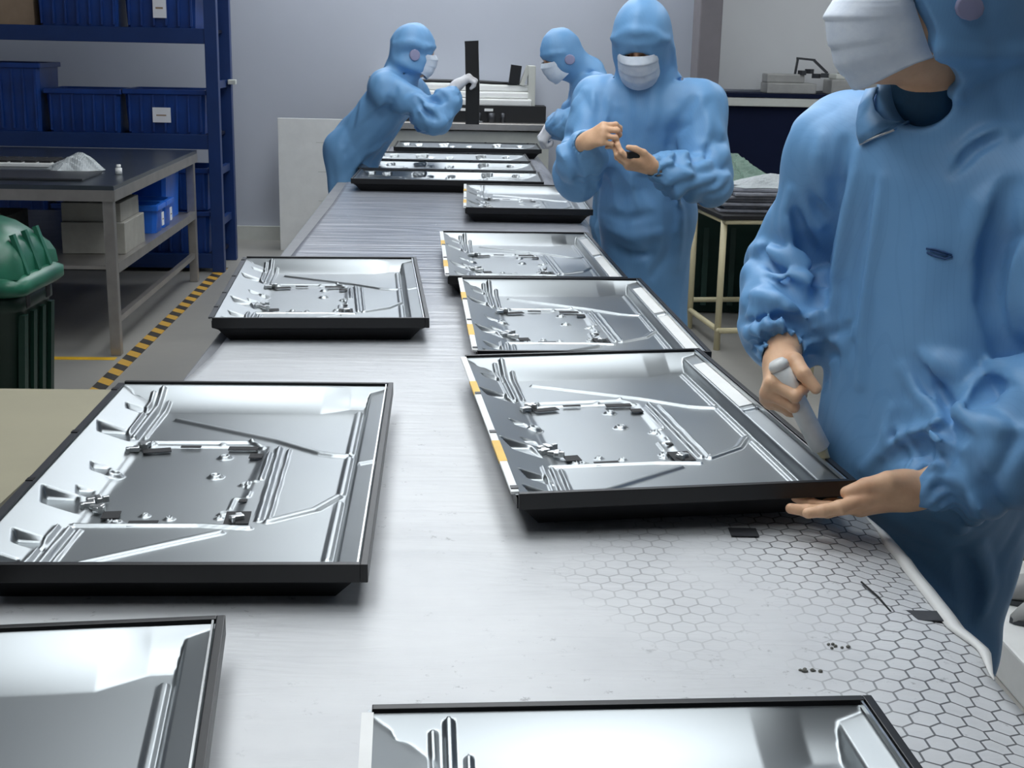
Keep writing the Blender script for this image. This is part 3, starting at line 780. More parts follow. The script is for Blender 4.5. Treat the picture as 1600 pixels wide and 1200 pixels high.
MB().bar((-.18, 0, .135), (-.02, 0, .19), .02).bar((-.02, 0, .19), (.10, 0, .16), .02).build('hose', M['dull'], lb)
# low platform with grey slippers at the right border
pf = empty('floor_platform', (1.62, 2.95, 0), RZ, 'low white platform on the floor behind the nearest worker', 'platform')
MB().box((0, 0, .05), (.9, .9, .10), bev=.006).build('body', M['white_plastic'], pf)
def slipper(loc, rz, label):
    o = MB(); rings = []
    for k in range(13):
        t = k / 12; y = -.13 + .26 * t; w = .04 * (math.sin(math.pi * min(1, max(.06, t * .94 + .03))) ** .45) * (1 + .15 * math.sin(t * 4)); h = .02 + (.055 * max(0, math.sin((t - .38) / .62 * math.pi)) if t > .38 else 0)
        rings.append([(w * math.cos(a), y, max(0, h * .5 + h * .5 * math.sin(a))) for a in [2 * math.pi * q / 14 for q in range(14)]])
    t = empty('slipper', loc, rz, label, 'shoe', 'grey slippers on the platform')
    o.loft(rings).build('upper', M['dull'], t)
    MB().loft([[(1.05 * x, y, z * .0 - .002) for x, y, z in r] for r in (rings[0],)] + [[(1.05 * x, y, .010) for x, y, z in rings[0]]]).build('heel_tab', M['dark_strip'], t)
    MB().prism([(.045 * math.cos(a) * (1 - .2 * math.sin(a)), .135 * math.sin(a)) for a in [2 * math.pi * q / 20 for q in range(20)]], 0, .012).build('sole', M['dark_strip'], t)
    return t
slipper((1.36, 3.10, .102), 1.5, 'grey slipper farther back on the white platform')
slipper((1.36, 2.98, .102), 1.6, 'grey slipper nearer the viewer on the white platform')
gbx = empty('beige_cabinet', (1.72, 3.75, 0), RZ, 'beige low cabinet behind the nearest worker at the right border', 'cabinet')
MB().box((0, 0, .28), (.9, .45, .56), bev=.006).build('body', M['beige_top'], gbx)
MB().box((0, -.228, .30), (.40, .012, .46), bev=.003).build('door', M['beige_top'], gbx)

# ------------------------------------------------------------------ people: signed-distance bodies meshed with surface nets
V3 = lambda *a: np.array(a, dtype=np.float64)
def unit(v): v = np.asarray(v, float); return v / np.linalg.norm(v)
def smin(a, b, k):
    if k <= 0: return np.minimum(a, b)
    h = np.maximum(k - np.abs(a - b), 0) / k
    return np.minimum(a, b) - h * h * k * .25
def smax(a, b, k): return -smin(-a, -b, k)
def cone(a, b, ra, rb):
    a, b = np.asarray(a, float), np.asarray(b, float); ab = b - a; L2 = float(ab @ ab)
    def f(P):
        t = np.clip((P - a) @ ab / L2, 0, 1)
        q = P - a - t[:, None] * ab
        return np.sqrt((q * q).sum(1)) - (ra + (rb - ra) * t)
    f.bb = (np.minimum(a - ra, b - rb), np.maximum(a + ra, b + rb)); return f
def ball(c, r): return cone(c, np.asarray(c, float) + [0, 0, 1e-4], r, r)
def ell(c, rad, fr=None):
    c = np.asarray(c, float); rad = np.asarray(rad, float); fr = np.eye(3) if fr is None else fr
    def f(P):
        q = (P - c) @ fr.T / rad
        k0 = np.sqrt((q * q).sum(1)) + 1e-9; k1 = np.sqrt(((q / rad) ** 2).sum(1)) + 1e-9
        return k0 * (k0 - 1) / k1
    m = rad.max(); f.bb = (c - m, c + m); return f
def path(pts, r0, r1=None):
    """capsule chain; points may carry their own radius as a fourth value"""
    n = len(pts) - 1; r1 = r0 if r1 is None else r1
    rs = [p[3] if len(p) > 3 else r0 + (r1 - r0) * i / n for i, p in enumerate(pts)]
    pts = [np.asarray(p[:3], float) for p in pts]
    segs = [cone(pts[i], pts[i + 1], rs[i], rs[i + 1]) for i in range(n)]
    def f(P):
        d = segs[0](P)
        for s in segs[1:]: d = np.minimum(d, s(P))
        return d
    f.bb = (np.min([s.bb[0] for s in segs], 0), np.max([s.bb[1] for s in segs], 0)); return f
_perm = np.random.RandomState(11).rand(64 * 64 * 64).astype(np.float32)
def vnoise(P):
    """smooth value noise, about -1..1"""
    i = np.floor(P).astype(np.int64); f = P - i; f = f * f * (3 - 2 * f)
    def g(dx, dy, dz): return _perm[((i[:, 0] + dx) & 63) * 4096 + ((i[:, 1] + dy) & 63) * 64 + ((i[:, 2] + dz) & 63)]
    x0 = g(0, 0, 0) * (1 - f[:, 0]) + g(1, 0, 0) * f[:, 0]; x1 = g(0, 1, 0) * (1 - f[:, 0]) + g(1, 1, 0) * f[:, 0]
    x2 = g(0, 0, 1) * (1 - f[:, 0]) + g(1, 0, 1) * f[:, 0]; x3 = g(0, 1, 1) * (1 - f[:, 0]) + g(1, 1, 1) * f[:, 0]
    y0 = x0 * (1 - f[:, 1]) + x1 * f[:, 1]; y1 = x2 * (1 - f[:, 1]) + x3 * f[:, 1]
    return (y0 * (1 - f[:, 2]) + y1 * f[:, 2]) * 2 - 1
class Shape:
    def __init__(self): self.ops = []; self.disp = []
    def u(self, p, k=.0): self.ops.append((0, p, k)); return self
    def s(self, p, k=.0): self.ops.append((1, p, k)); return self
    def d(self, fn, reach=None): self.disp.append((fn, reach)); return self
    def bb(self):
        lo = np.min([p.bb[0] for o, p, k in self.ops if o == 0], 0); hi = np.max([p.bb[1] for o, p, k in self.ops if o == 0], 0); return lo, hi
    def __call__(self, P, fine=False):
        d = np.full(len(P), 9.0)
        for o, p, k in self.ops:
            q = p(P); d = smin(d, q, k) if o == 0 else smax(d, -q, k)
        return d
def surface_nets(sh, h, smooth=2):
    lo, hi = sh.bb(); lo = lo - .04; hi = hi + .04
    B = 8; nb = np.maximum(1, np.ceil((hi - lo) / (h * B)).astype(int))
    gi = np.stack(np.meshgrid(*[np.arange(k) for k in nb], indexing='ij'), -1).reshape(-1, 3)
    cen = lo + (gi + .5) * B * h
    dc = np.full(len(cen), 9.0); near = []; rad = B * h * .87
    for o, p, k in sh.ops:
        q = p(cen); near.append(q < rad + k + .012); dc = smin(dc, q, k) if o == 0 else smax(dc, -q, k)
    keep = np.abs(dc) < rad + (.022 if sh.disp else .004)
    G = np.repeat(np.repeat(np.repeat(np.where(dc > 0, 1., -1.).reshape(nb), B, 0), B, 1), B, 2).astype(np.float32)
    G = np.pad(G, ((0, 1), (0, 1), (0, 1)), mode='edge')
    kb = gi[keep]; near = [m[keep] for m in near]; kc = cen[keep]
    off = np.stack(np.meshgrid(*[np.arange(B + 1)] * 3, indexing='ij'), -1).reshape(-1, 3); no = len(off)
    D = np.full((len(kb), no), 9.0)
    pts = lambda sel: (lo + (kb[sel][:, None, :] * B + off[None]) * h).reshape(-1, 3)
    for (o, p, k), m in zip(sh.ops, near):
        sel = np.flatnonzero(m)
        if not len(sel): continue
        q = p(pts(sel)).reshape(-1, no)
        D[sel] = smin(D[sel], q, k) if o == 0 else smax(D[sel], -q, k)
    for fn, reach in sh.disp:
        sel = np.arange(len(kb)) if reach is None else np.flatnonzero(reach(kc) < rad + .02)
        if not len(sel): continue
        P = pts(sel); d = D[sel].ravel(); m = np.abs(d) < .045
        d[m] += fn(P[m]); D[sel] = d.reshape(-1, no)
    idx = (kb[:, None, :] * B + off[None]).reshape(-1, 3)
    G[idx[:, 0], idx[:, 1], idx[:, 2]] = D.ravel()
    S = G < 0
    c = np.zeros(tuple(np.array(G.shape) - 1), np.int8)
    for dx in (0, 1):
        for dy in (0, 1):
            for dz in (0, 1): c += S[dx:dx + c.shape[0], dy:dy + c.shape[1], dz:dz + c.shape[2]]
    cells = np.argwhere((c > 0) & (c < 8))
    ids = -np.ones(c.shape, np.int64); ids[cells[:, 0], cells[:, 1], cells[:, 2]] = np.arange(len(cells))
    acc = np.zeros((len(cells), 3)); cnt = np.zeros(len(cells))
    corners = [(0, 0, 0), (1, 0, 0), (0, 1, 0), (1, 1, 0), (0, 0, 1), (1, 0, 1), (0, 1, 1), (1, 1, 1)]
    val = [G[cells[:, 0] + a, cells[:, 1] + b, cells[:, 2] + e].astype(float) for a, b, e in corners]
    for i in range(8):
        for j in range(i + 1, 8):
            df = np.array(corners[j]) - corners[i]
            if np.abs(df).sum() != 1: continue
            m = (val[i] < 0) != (val[j] < 0); t = val[i] / (val[i] - val[j] + 1e-12)
            acc[m] += np.array(corners[i]) + t[m, None] * df; cnt[m] += 1
    verts = lo + (cells + acc / np.maximum(cnt, 1)[:, None]) * h
    quads = []
    for ax in range(3):
        a1, a2 = (ax + 1) % 3, (ax + 2) % 3
        sl0 = [slice(None)] * 3; sl1 = [slice(None)] * 3; sl0[ax] = slice(0, -1); sl1[ax] = slice(1, None)
        A, Bq = S[tuple(sl0)], S[tuple(sl1)]
        e = np.argwhere(A != Bq)
        ok = (e[:, a1] > 0) & (e[:, a2] > 0) & (e[:, a1] < c.shape[a1]) & (e[:, a2] < c.shape[a2]); e = e[ok]
        o1 = np.zeros(3, int); o1[a1] = 1; o2 = np.zeros(3, int); o2[a2] = 1
        q = np.stack([ids[tuple((e - o1 - o2).T)], ids[tuple((e - o2).T)], ids[tuple(e.T)], ids[tuple((e - o1).T)]], 1)
        fl = ~A[e[:, 0], e[:, 1], e[:, 2]]; q[fl] = q[fl][:, ::-1]
        quads.append(q[(q >= 0).all(1)])
    quads = np.concatenate(quads)
    for _ in range(smooth):
        acc = np.zeros_like(verts); cnt = np.zeros(len(verts))
        for i in range(4):
            for j in (1, 3):
                for ax in range(3): acc[:, ax] += np.bincount(quads[:, i], verts[quads[:, (i + j) % 4], ax], len(verts))
                cnt += np.bincount(quads[:, i], minlength=len(verts))
        verts = verts * .45 + .55 * acc / np.maximum(cnt, 1)[:, None]
    return verts, quads

# materials for people
def suit_mat():
    t = NT('blue_cleanroom_cloth'); v = t.obj()
    n = t.noise(v, 5, 3); n3 = t.noise(t.obj(scale=(1, 1, .5)), 14, 2, .5, 1.0)
    rd = t.n('ShaderNodeTexNoise', noise_type='RIDGED_MULTIFRACTAL'); t.l(t.obj(scale=(1, 1, .6)), rd.inputs['Vector'])
    rd.inputs['Scale'].default_value = 9; rd.inputs['Detail'].default_value = 2; rd.inputs['Distortion'].default_value = .8
    c = t.ramp(n, [(.3, srgb(104, 155, 202)), (.7, srgb(116, 166, 212))])
    # fine anti-static thread grid
    sp = t.n('ShaderNodeSeparateXYZ'); t.l(v, sp.inputs[0])
    g = t.math('GREATER_THAN', t.math('FRACT', t.math('MULTIPLY', t.math('ADD', sp.outputs[0], t.math('MULTIPLY', sp.outputs[1], .6)), 180)), .82)
    c = t.mix(t.math('MULTIPLY', g, .06), c, srgb(40, 90, 160))
    t.set(**{'Base Color': c, 'Roughness': .5})
    t.bump(t.math('ADD', t.math('MULTIPLY', n3, .5), t.math('MULTIPLY', rd.outputs[0], .3)), .30, .012)
    return t.m
M['suit'] = suit_mat()
def skin_mat():
    t = NT('skin'); v = t.obj(); n = t.noise(v, 30, 4)
    t.set(**{'Base Color': t.ramp(n, [(.3, srgb(212, 166, 132)), (.7, srgb(230, 188, 152))]), 'Roughness': .5})
    t.b.inputs['Subsurface Weight'].default_value = .12; t.b.inputs['Subsurface Radius'].default_value = (.012, .005, .003)
    t.bump(t.noise(v, 220, 3), .15, .002)
    return t.m
M['skin'] = skin_mat()
def mask_mat():
    t = NT('white_mask_fabric'); v = t.obj(); n = t.noise(v, 40, 3)
    t.set(**{'Base Color': t.ramp(n, [(.3, srgb(206, 216, 230)), (.7, srgb(222, 230, 240))]), 'Roughness': .7})
    t.bump(t.noise(v, 90, 4), .3, .002); return t.m
M['mask'] = mask_mat()
M['glove'] = plain('white_glove', srgb(214, 214, 218), .6, var=.06, scale=40, bump=.001)
M['eye'] = plain('dark_eye', srgb(30, 24, 22), .2, var=.1)
M['hair'] = plain('black_hair', srgb(24, 20, 20), .5, var=.2, scale=60)
M['teal'] = plain('dark_teal_shirt', srgb(16, 66, 96), .7, var=.12, scale=30, bump=.002)
M['patch'] = plain('faded_pink_patch', srgb(150, 150, 182), .6, var=.05)
M['thread'] = plain('dark_blue_thread', srgb(40, 78, 128), .6)

def frame_from(fwd, up=(0, 0, 1)):
    """rows: right, forward, up"""
    y = unit(fwd); x = unit(np.cross(y, up)); z = np.cross(x, y); return np.stack([x, y, z])
def head_shape(c, fr, s=1.0):
    T = lambda x, y, z: c + (V3(x, y, z) * s) @ fr
    h = Shape()
    h.u(ell(T(0, -.012, .025), np.array([.076, .098, .098]) * s, fr))
    h.u(ell(T(0, .018, -.045), np.array([.056, .066, .070]) * s, fr), .03)
    h.u(ell(T(0, .056, -.084), np.array([.030, .028, .024]) * s, fr), .03)
    h.u(cone(T(0, .088, .018), T(0, .112, -.022), .010 * s, .014 * s), .015)
    h.u(ell(T(0, .106, -.026), np.array([.017, .012, .010]) * s, fr), .010)
    h.u(cone(T(-.030, .084, .034), T(.030, .084, .034), .010 * s, .010 * s), .02)
    for sx in (-1, 1):
        h.s(ell(T(sx * .033, .094, .012), np.array([.019, .016, .012]) * s, fr), .015)
        h.u(ell(T(sx * .033, .080, .012), np.array([.014, .012, .011]) * s, fr), .004)
        h.u(ell(T(sx * .044, .052, -.022), np.array([.020, .020, .020]) * s, fr), .02)
        h.u(ell(T(sx * .076, -.010, -.005), np.array([.010, .020, .032]) * s, fr), .008)
    h.u(ell(T(0, .092, -.058), np.array([.026, .012, .007]) * s, fr), .008)
    h.u(ell(T(0, .089, -.070), np.array([.022, .012, .007]) * s, fr), .008)
    return h, T
FING = [((.028, .084, .000), (.042, .025, .021), .0098), ((.008, .089, .003), (.046, .029, .022), .0100), ((-.012, .084, .001), (.043, .027, .021), .0095), ((-.030, .074, -.004), (.034, .020, .018), .0085)]
def hand_shape(sh, wrist, y, z, side, curls, spread=(.10, .02, -.06, -.14), thumb=None, s=1.0, infl=0.0, fore=None, k=.006):
    """adds one hand to a Shape. y: along the fingers, z: back of the hand; side +1 right, -1 left"""
    y = unit(y); z = unit(z - np.dot(z, y) * y); x = side * np.cross(z, y)
    W = lambda p: np.asarray(wrist) + s * (p[0] * x + p[1] * y + p[2] * z)
    g = infl
    if fore is not None: sh.u(cone(fore, W((0, 0, 0)), .036 * s + g, .025 * s + g), .01)
    sh.u(cone(W((0, -.012, 0)), W((0, .02, 0)), .024 * s + g, .026 * s + g), .02)
    tips = []
    for (kn, ph, r), cu, sp in zip(FING, curls, spread):
        sh.u(cone(W((kn[0] * .45, .012, 0)), W(kn), .017 * s + g, .0125 * s + g), .014)
        p = np.array(kn, float); ang = 0.0
        for L, a, rr in zip(ph, cu, (1, .93, .84)):
            ang += math.radians(a)
            d = np.array([math.sin(sp) * math.cos(ang), math.cos(sp) * math.cos(ang), -math.sin(ang)])
            q = p + d * L
            sh.u(cone(W(p), W(q), r * s * rr + g, r * s * rr * .92 + g), k if L == ph[0] else .003)
            sh.u(ball(W(p), r * s * rr * 1.06 + g), .004)
            p = q
        tips.append(W(p))
    th = thumb or [(.020, .018, -.008), (.042, .046, -.020), (.052, .078, -.026), (.054, .104, -.028)]
    rr = (.017, .0135, .0115, .0092)
    for i in range(3): sh.u(cone(W(th[i]), W(th[i + 1]), rr[i] * s + g, rr[i + 1] * s + g), .010 if i == 0 else .004)
    sh.u(ell(W((.018, .035, -.012)), np.array([.022, .03, .016]) * s, np.stack([x, y, z])), .012)
    return tips
def limb_folds(a, b, amp0, amp1, freq, ph, spiral=1.2, rad=.12):
    """bunched folds across a sleeve from a to b: rounded ridges, sharp valleys"""
    a, b = np.asarray(a, float), np.asarray(b, float); ab = b - a; L = np.linalg.norm(ab); ax = ab / L
    e1 = unit(np.cross(ax, [.3, .2, .93])); e2 = np.cross(ax, e1)
    def f(P):
        q = P - a; s = q @ ax; t = np.clip(s / L, 0, 1)
        x, y_ = q @ e1, q @ e2; phi = np.arctan2(y_, x); rr = np.hypot(x, y_)
        w = np.clip(1 - np.maximum(rr - rad, 0) / .02, 0, 1) * np.clip((s + .03) / .03, 0, 1) * np.clip((L + .02 - s) / .03, 0, 1)
        A = amp0 + (amp1 - amp0) * t
        cx, cy = np.cos(phi), np.sin(phi)
        nz = vnoise(np.stack([s * 11 + ph, cx * 1.5 + ph, cy * 1.5], 1))
        v = np.abs(np.sin(s * freq * .5 + spiral * np.sin(phi + ph) + .6 * np.sin(2 * phi + ph * 2) + nz * 1.9))
        m = np.clip(.45 + .75 * vnoise(np.stack([s * 8 + 7, cx * 1.3 + ph * 2, cy * 1.3 + 5], 1)), 0, 1.2)
        return -A * w * m * (v * 2.0 - 1.25)
    return f, cone(a, b, rad + .02, rad + .02)
def cuff_ripple(c, ax, amp=.0035):
    """gathered elastic at the wrist"""
    e1 = unit(np.cross(ax, [.3, .2, .93])); e2 = np.cross(ax, e1)
    def f(P):
        q = P - c; s = q @ ax; phi = np.arctan2(q @ e2, q @ e1)
        return -amp * np.exp(-((s + .012) / .022) ** 2) * np.sin(phi * 13 + 2 * np.sin(s * 90))
    return f, cone(c - ax * .06, c + ax * .02, .07, .07)
def drape(amp, scale, seed, z0=-9, z1=9, head=None):
    def f(P):
        Q = P * np.asarray(scale) + seed
        Q = Q + .7 * np.stack([vnoise(Q * .6 + 3), vnoise(Q * .6 + 9), vnoise(Q * .6 + 17)], 1)
        n = vnoise(Q)
        n = (np.abs(n) * 2.2 - .7) * .8 + .3 * vnoise(Q * 2.1 + 5)
        w = np.clip((P[:, 2] - z0) / .05, 0, 1) * np.clip((z1 - P[:, 2]) / .05, 0, 1)
        if head is not None: w = w * np.clip((np.linalg.norm(P - head, axis=1) - .10) / .10, .3, 1)
        return -amp * n * w
    return f
def mask_mesh(T, fr, parent, s=1.0, droop=0.0, blunt=.055):
    nu, nv = 28, 34; vs = []
    cz = [(.000, .112, .020), (.25, .1270, .0), (.5, .1275, -.034), (.75, .124, -.072), (1, .100, -.114)]
    for j in range(nv + 1):
        v = j / nv; yc = np.interp(v, [c[0] for c in cz], [c[1] for c in cz]); zc = np.interp(v, [c[0] for c in cz], [c[2] for c in cz])
        zs = .006 - .088 * v; ys = .026 - .022 * v ** 2
        for i in range(nu + 1):
            u = i / nu * 2 - 1; a = u * 1.32
            xx = .075 * math.sin(a) / math.sin(1.32)
            yy = ys + (yc - ys) * max(0, math.cos(a * 1.19)) ** .60
            if j <= 2: xx *= .98
            k = abs(u) ** 1.6
            zz = zc * (1 - k) + zs * k
            pl = .0032 * ((v * 3.4) % 1 - .5) * (1 - abs(u) ** 4)
            pl += .0022 * math.sin(a * 3 + v * 5)
            vs.append(T(xx, yy + pl, zz))
    fs = [(j * (nu + 1) + i, j * (nu + 1) + i + 1, (j + 1) * (nu + 1) + i + 1, (j + 1) * (nu + 1) + i) for j in range(nv) for i in range(nu)]
    o = mesh_obj('face_mask', vs, fs, M['mask'], parent); o['label'] = 'white pleated face mask'
    sm = o.modifiers.new('thickness', 'SOLIDIFY'); sm.thickness = .0014; sm.offset = 0
    for sx in (-1, 1):
        MB().tube([T(sx * .075, .026, .004), T(sx * .0795, .008, .010), T(sx * .084, -.012, .014), T(sx * .082, -.020, -.010), T(sx * .079, -.006, -.040), T(sx * .075, .006, -.080)], .0012, 6).build('ear_loop', M['mask'], o)
    return o

def person(label, J, face, hands, h_suit, h_body, extra=None, gloves=False, group='workers in blue clean-room suits', hood_k=1.0, sleeve=1.0, opening=(.060, .10, .060), open_off=(0, .105, -.036), fold=1.0, patch=None, mask=True, torso_r=(.108, .125), ring=True, brows=True, hw=.07, head_up=(0, 0, 1)):
    """one worker: body (skin, one mesh), suit, mask, gloves. J: joint positions in metres"""
    J = {k: np.asarray(v, float) for k, v in J.items()}
    root = empty('person', (float(J['pelvis'][0]), float(J['pelvis'][1]), 0), 0, label, 'person', group)
    org = V3(J['pelvis'][0], J['pelvis'][1], 0)
    fr = frame_from(face, head_up)
    hs, T = head_shape(J['head'], fr)
    # ---- body
    bd = Shape(); bd.ops += hs.ops
    bd.u(cone(J['head'] + (V3(0, -.015, -.05) @ fr), J['neck'], .052, .056), .03)
    rv = unit(J['shR'] - J['shL'])
    pr, pl_ = J['pelvis'] + rv * hw, J['pelvis'] - rv * hw
    cr_, cl_ = J['neck'] * .6 + J['shR'] * .4 - V3(0, 0, .07), J['neck'] * .6 + J['shL'] * .4 - V3(0, 0, .07)
    for a, b in ((cr_, pr), (cl_, pl_)): bd.u(cone(a, b, .075, .09), .06)
    for s_ in 'RL':
        bd.u(cone(J['neck'], J['sh' + s_], .04, .05), .03)
        bd.u(cone(J['sh' + s_], J['el' + s_], .045, .036), .02); bd.u(cone(J['el' + s_], J['wr' + s_], .036, .024), .01)
        hip = pr if s_ == 'R' else pl_
        bd.u(cone(hip, J['kn' + s_], .075, .05), .03); bd.u(cone(J['kn' + s_], J['an' + s_], .05, .036), .01)
        ft = unit(J.get('facing', face) * V3(1, 1, 0))
        bd.u(cone(J['an' + s_] - V3(0, 0, .03), J['an' + s_] + ft * .11 - V3(0, 0, .045), .035, .03), .02)
    hd = Shape()
    for H in hands: H['tips'] = hand_shape(hd, H['wrist'], H['y'], H['z'], H['side'], H['curls'], thumb=H.get('thumb'), s=H.get('s', .95), fore=H['fore'], spread=H.get('spread', (.10, .02, -.06, -.14)))
    v1, q1 = surface_nets(bd, h_body * 2.2)
    hb = (J['head'] - .15, J['head'] + .15)
    vs, qs = [], []; base = 0
    # fine head region, coarse rest: the seam lies under hood and collar
    hh = Shape(); hh.ops += hs.ops; hh.u(cone(J['head'] + (V3(0, -.015, -.05) @ fr), J['neck'], .0525, .0565), .03)
    for v, q in ((v1, q1), surface_nets(hh, h_body), surface_nets(hd, h_body * .8)):
        vs.append(v); qs.append(q + base); base += len(v)
    body = mesh_obj('body', np.concatenate(vs) - org, np.concatenate(qs), M['skin'], root); body['label'] = 'skin of face and hands'
    for sx in (-1, 1):
        if brows: MB().tube([T(sx * .018, .098, .034) - org, T(sx * .034, .099, .039) - org, T(sx * .050, .088, .035) - org], [.002, .0032, .0015], 6).build('eyebrow', M['hair'], body)
        MB().tube([T(sx * .022, .0915, .0115) - org, T(sx * .033, .0945, .0105) - org, T(sx * .045, .0885, .0115) - org], [.0012, .0028, .0012], 6).build('eye', M['eye'], body)
    # ---- suit
    su = Shape()
    for a, b in ((cr_, pr), (cl_, pl_)): su.u(cone(a, b, torso_r[0], torso_r[1]), .10)
    k_ = sleeve
    for s_ in 'RL':
        su.u(cone(J['neck'] - V3(0, 0, .02), J['sh' + s_], .070, .078), .06)
        hip = pr if s_ == 'R' else pl_
        su.u(cone(hip, J['kn' + s_], .112, .092), .06); su.u(cone(J['kn' + s_], J['an' + s_] + V3(0, 0, .02), .090, .070), .03)
        ft = unit(J.get('facing', face) * V3(1, 1, 0))
        su.u(cone(J['an' + s_] - V3(0, 0, .035), J['an' + s_] + ft * .12 - V3(0, 0, .05), .048, .042), .03)
        sh_, el_, wr_ = J['sh' + s_], J['el' + s_], J['wr' + s_]
        cuff = wr_ + unit(wr_ - el_) * .004
        su.u(cone(sh_, el_, .078 * k_, .074 * k_), .05)
        m = el_ + (wr_ - el_) * .62
        su.u(cone(el_, m, .074 * k_, .070 * k_), .02); su.u(cone(m, wr_ + (el_ - wr_) * .06, .070 * k_, .040), .02)
        su.u(cone(wr_ + (el_ - wr_) * .06, cuff, .037, .035), .012)
        su.s(cone(cuff - unit(wr_ - el_) * .006, cuff + unit(wr_ - el_) * .03, .028, .033), .004)
        su.d(*cuff_ripple(wr_, unit(wr_ - el_)))
        su.d(*limb_folds(sh_, el_, .004 * fold, .009 * fold, 60, 1.1 if s_ == 'R' else 2.7, 1.6))
        su.d(*limb_folds(el_, wr_, .010 * fold, .007 * fold, 85, .4 if s_ == 'R' else 3.3, 1.3))
    # hood
    hk = hood_k
    su.u(ell(T(0, -.018, .030), np.array([.094, .116, .116]) * hk, fr), .03)
    su.u(ell(T(0, -.004, -.045), np.array([.088, .092, .088]) * hk, fr), .05)
    su.u(cone(T(0, -.03, -.05), J['neck'] + V3(0, 0, .0), .084 * hk, .090), .035)
    su.u(path([T(-.090, .012, .030), T(-.066, .066, .052), T(0, .096, .058), T(.066, .066, .052), T(.090, .012, .030)], .011), .016)
    su.u(path([T(0, .088, .084), T(0, .04, .130), T(0, -.03, .146), T(0, -.10, .106), T(0, -.132, .03)], .008), .010)
    nk = J['neck'] + V3(0, 0, .022); ring_ = [nk + .118 * (math.cos(a) * fr[0] + math.sin(a) * fr[1] * .95) * V3(1, 1, .35) for a in np.linspace(math.radians(150), math.radians(390), 12)]
    if ring: su.s(path(ring_, .010), .016)
    su.s(ell(T(*open_off), np.array(opening), fr), .008)
    su.d(drape(.010 * fold, (6.5, 6.5, 2.2), 3.3, head=J['head']))
    su.d(drape(.0035 * fold, (14, 14, 6), 8.1, head=J['head']))
    if extra: extra(su, T, J, fr)
    v, q = surface_nets(su, h_suit)
    suit = mesh_obj('suit', v - org, q, M['suit'], root); suit['label'] = 'blue hooded clean-room coverall'
    TT = lambda x, y, z: T(x, y, z) - org
    if mask: mask_mesh(TT, fr, root)
    if patch:
        c = np.mean(patch, 0); n_ = unit(np.cross(np.array(patch[0]) - c, np.array(patch[2]) - c))
        if n_ @ (c - J['head']) < 0: n_ = -n_
        rim = lambda k, o_: [tuple(c + (np.array(p) - c) * k + n_ * o_ - org) for p in patch]
        MB().loft([rim(1, -.010), rim(1, .002), rim(.85, .003)]).build('round_patch', M['patch'], suit)
    if gloves:
        for H in hands:
            gs_ = Shape(); hand_shape(gs_, H['wrist'], H['y'], H['z'], H['side'], H['curls'], thumb=H.get('thumb'), s=H.get('s', .95), fore=H['fore'], infl=.003, spread=H.get('spread', (.10, .02, -.06, -.14)))
            v, q = surface_nets(gs_, h_body); mesh_obj('glove', v - org, q, M['glove'], root)['label'] = 'white knitted glove'
    return root, org, T, suit

RELAX = [(18, 22, 12), (24, 26, 14), (28, 30, 16), (32, 34, 18)]
FIST = [(62, 88, 45), (70, 92, 48), (74, 94, 50), (76, 96, 50)]
PINCH = [(48, 55, 25), (55, 65, 35), (60, 75, 40), (64, 80, 45)]

# ---- nearest worker at the right border
F1 = unit([-.66, -.75, 0])
J1 = dict(head=(.575, 2.03, 1.518), neck=(.665, 2.10, 1.345), shR=(.535, 2.215, 1.285), shL=(.80, 1.985, 1.255), elR=(.490, 2.30, 1.065), elL=(.845, 1.84, .965),
          wrR=(.440, 2.105, .962), wrL=(.625, 1.882, .812), pelvis=(.735, 2.14, .86), knR=(.69, 2.22, .46), knL=(.755, 2.10, .46), anR=(.72, 2.26, .085), anL=(.80, 2.12, .085), facing=F1)
R1w = V3(.440, 2.098, .957); L1w = V3(.625, 1.882, .812)
yR = unit([-.35, -.75, -.55]); zR_ = unit([-.90, .25, .20])
yL = unit([-.955, -.12, -.255]); zL_ = unit([-.05, -.62, -.78])
H1 = [dict(wrist=R1w, y=yR, z=zR_, side=1, curls=[(72, 88, 42), (76, 92, 44), (78, 94, 46), (80, 96, 48)], fore=(.475, 2.22, 1.02), thumb=[(.020, .018, -.010), (.044, .040, -.022), (.050, .066, -.042), (.042, .080, -.066)], s=1.0),
      dict(wrist=L1w + yL * .012, y=yL, z=zL_, side=-1, curls=[(-6, 6, 4), (6, 10, 8), (18, 14, 10), (26, 18, 12)], fore=(.72, 1.87, .86), thumb=[(.020, .018, -.006), (.038, .048, -.012), (.036, .080, -.014), (.030, .106, -.014)], s=1.07, spread=(.16, .03, -.08, -.18))]
def extra1(su, T, J, fr):
    # loose hood cloth falling behind the cheek onto the shoulder
    su.u(cone(T(.0, -.06, .02), V3(.735, 2.06, 1.40), .105, .075), .06)
    # open throat between hood edge and collar
    su.s(cone(T(0, .060, -.055), V3(.600, 2.025, 1.385), .062, .056), .010)
    su.s(cone(V3(.595, 1.985, 1.39), V3(.600, 1.975, 1.315), .050, .010), .008)
    # hanging cloth of the left sleeve and the tunic front
    su.u(cone(J['elL'], V3(.70, 1.86, .86), .088, .080), .03)
    su.u(cone(V3(.70, 2.05, 1.15), V3(.69, 2.04, .80), .10, .135), .08)
    su.u(cone(V3(.615, 2.13, 1.18), V3(.595, 2.135, .76), .075, .085), .06)
    su.u(cone(J['elR'], V3(.462, 2.20, .985), .084, .074), .03)
    lay_folds(su, RIDGES1, VALLEYS1)
def lay_folds(su, ridges, valleys, kr=.010, kv=.008):
    for pts in ridges: su.u(path(pts, .01), kr)
    for pts in valleys: su.s(path(pts, .01), kv)
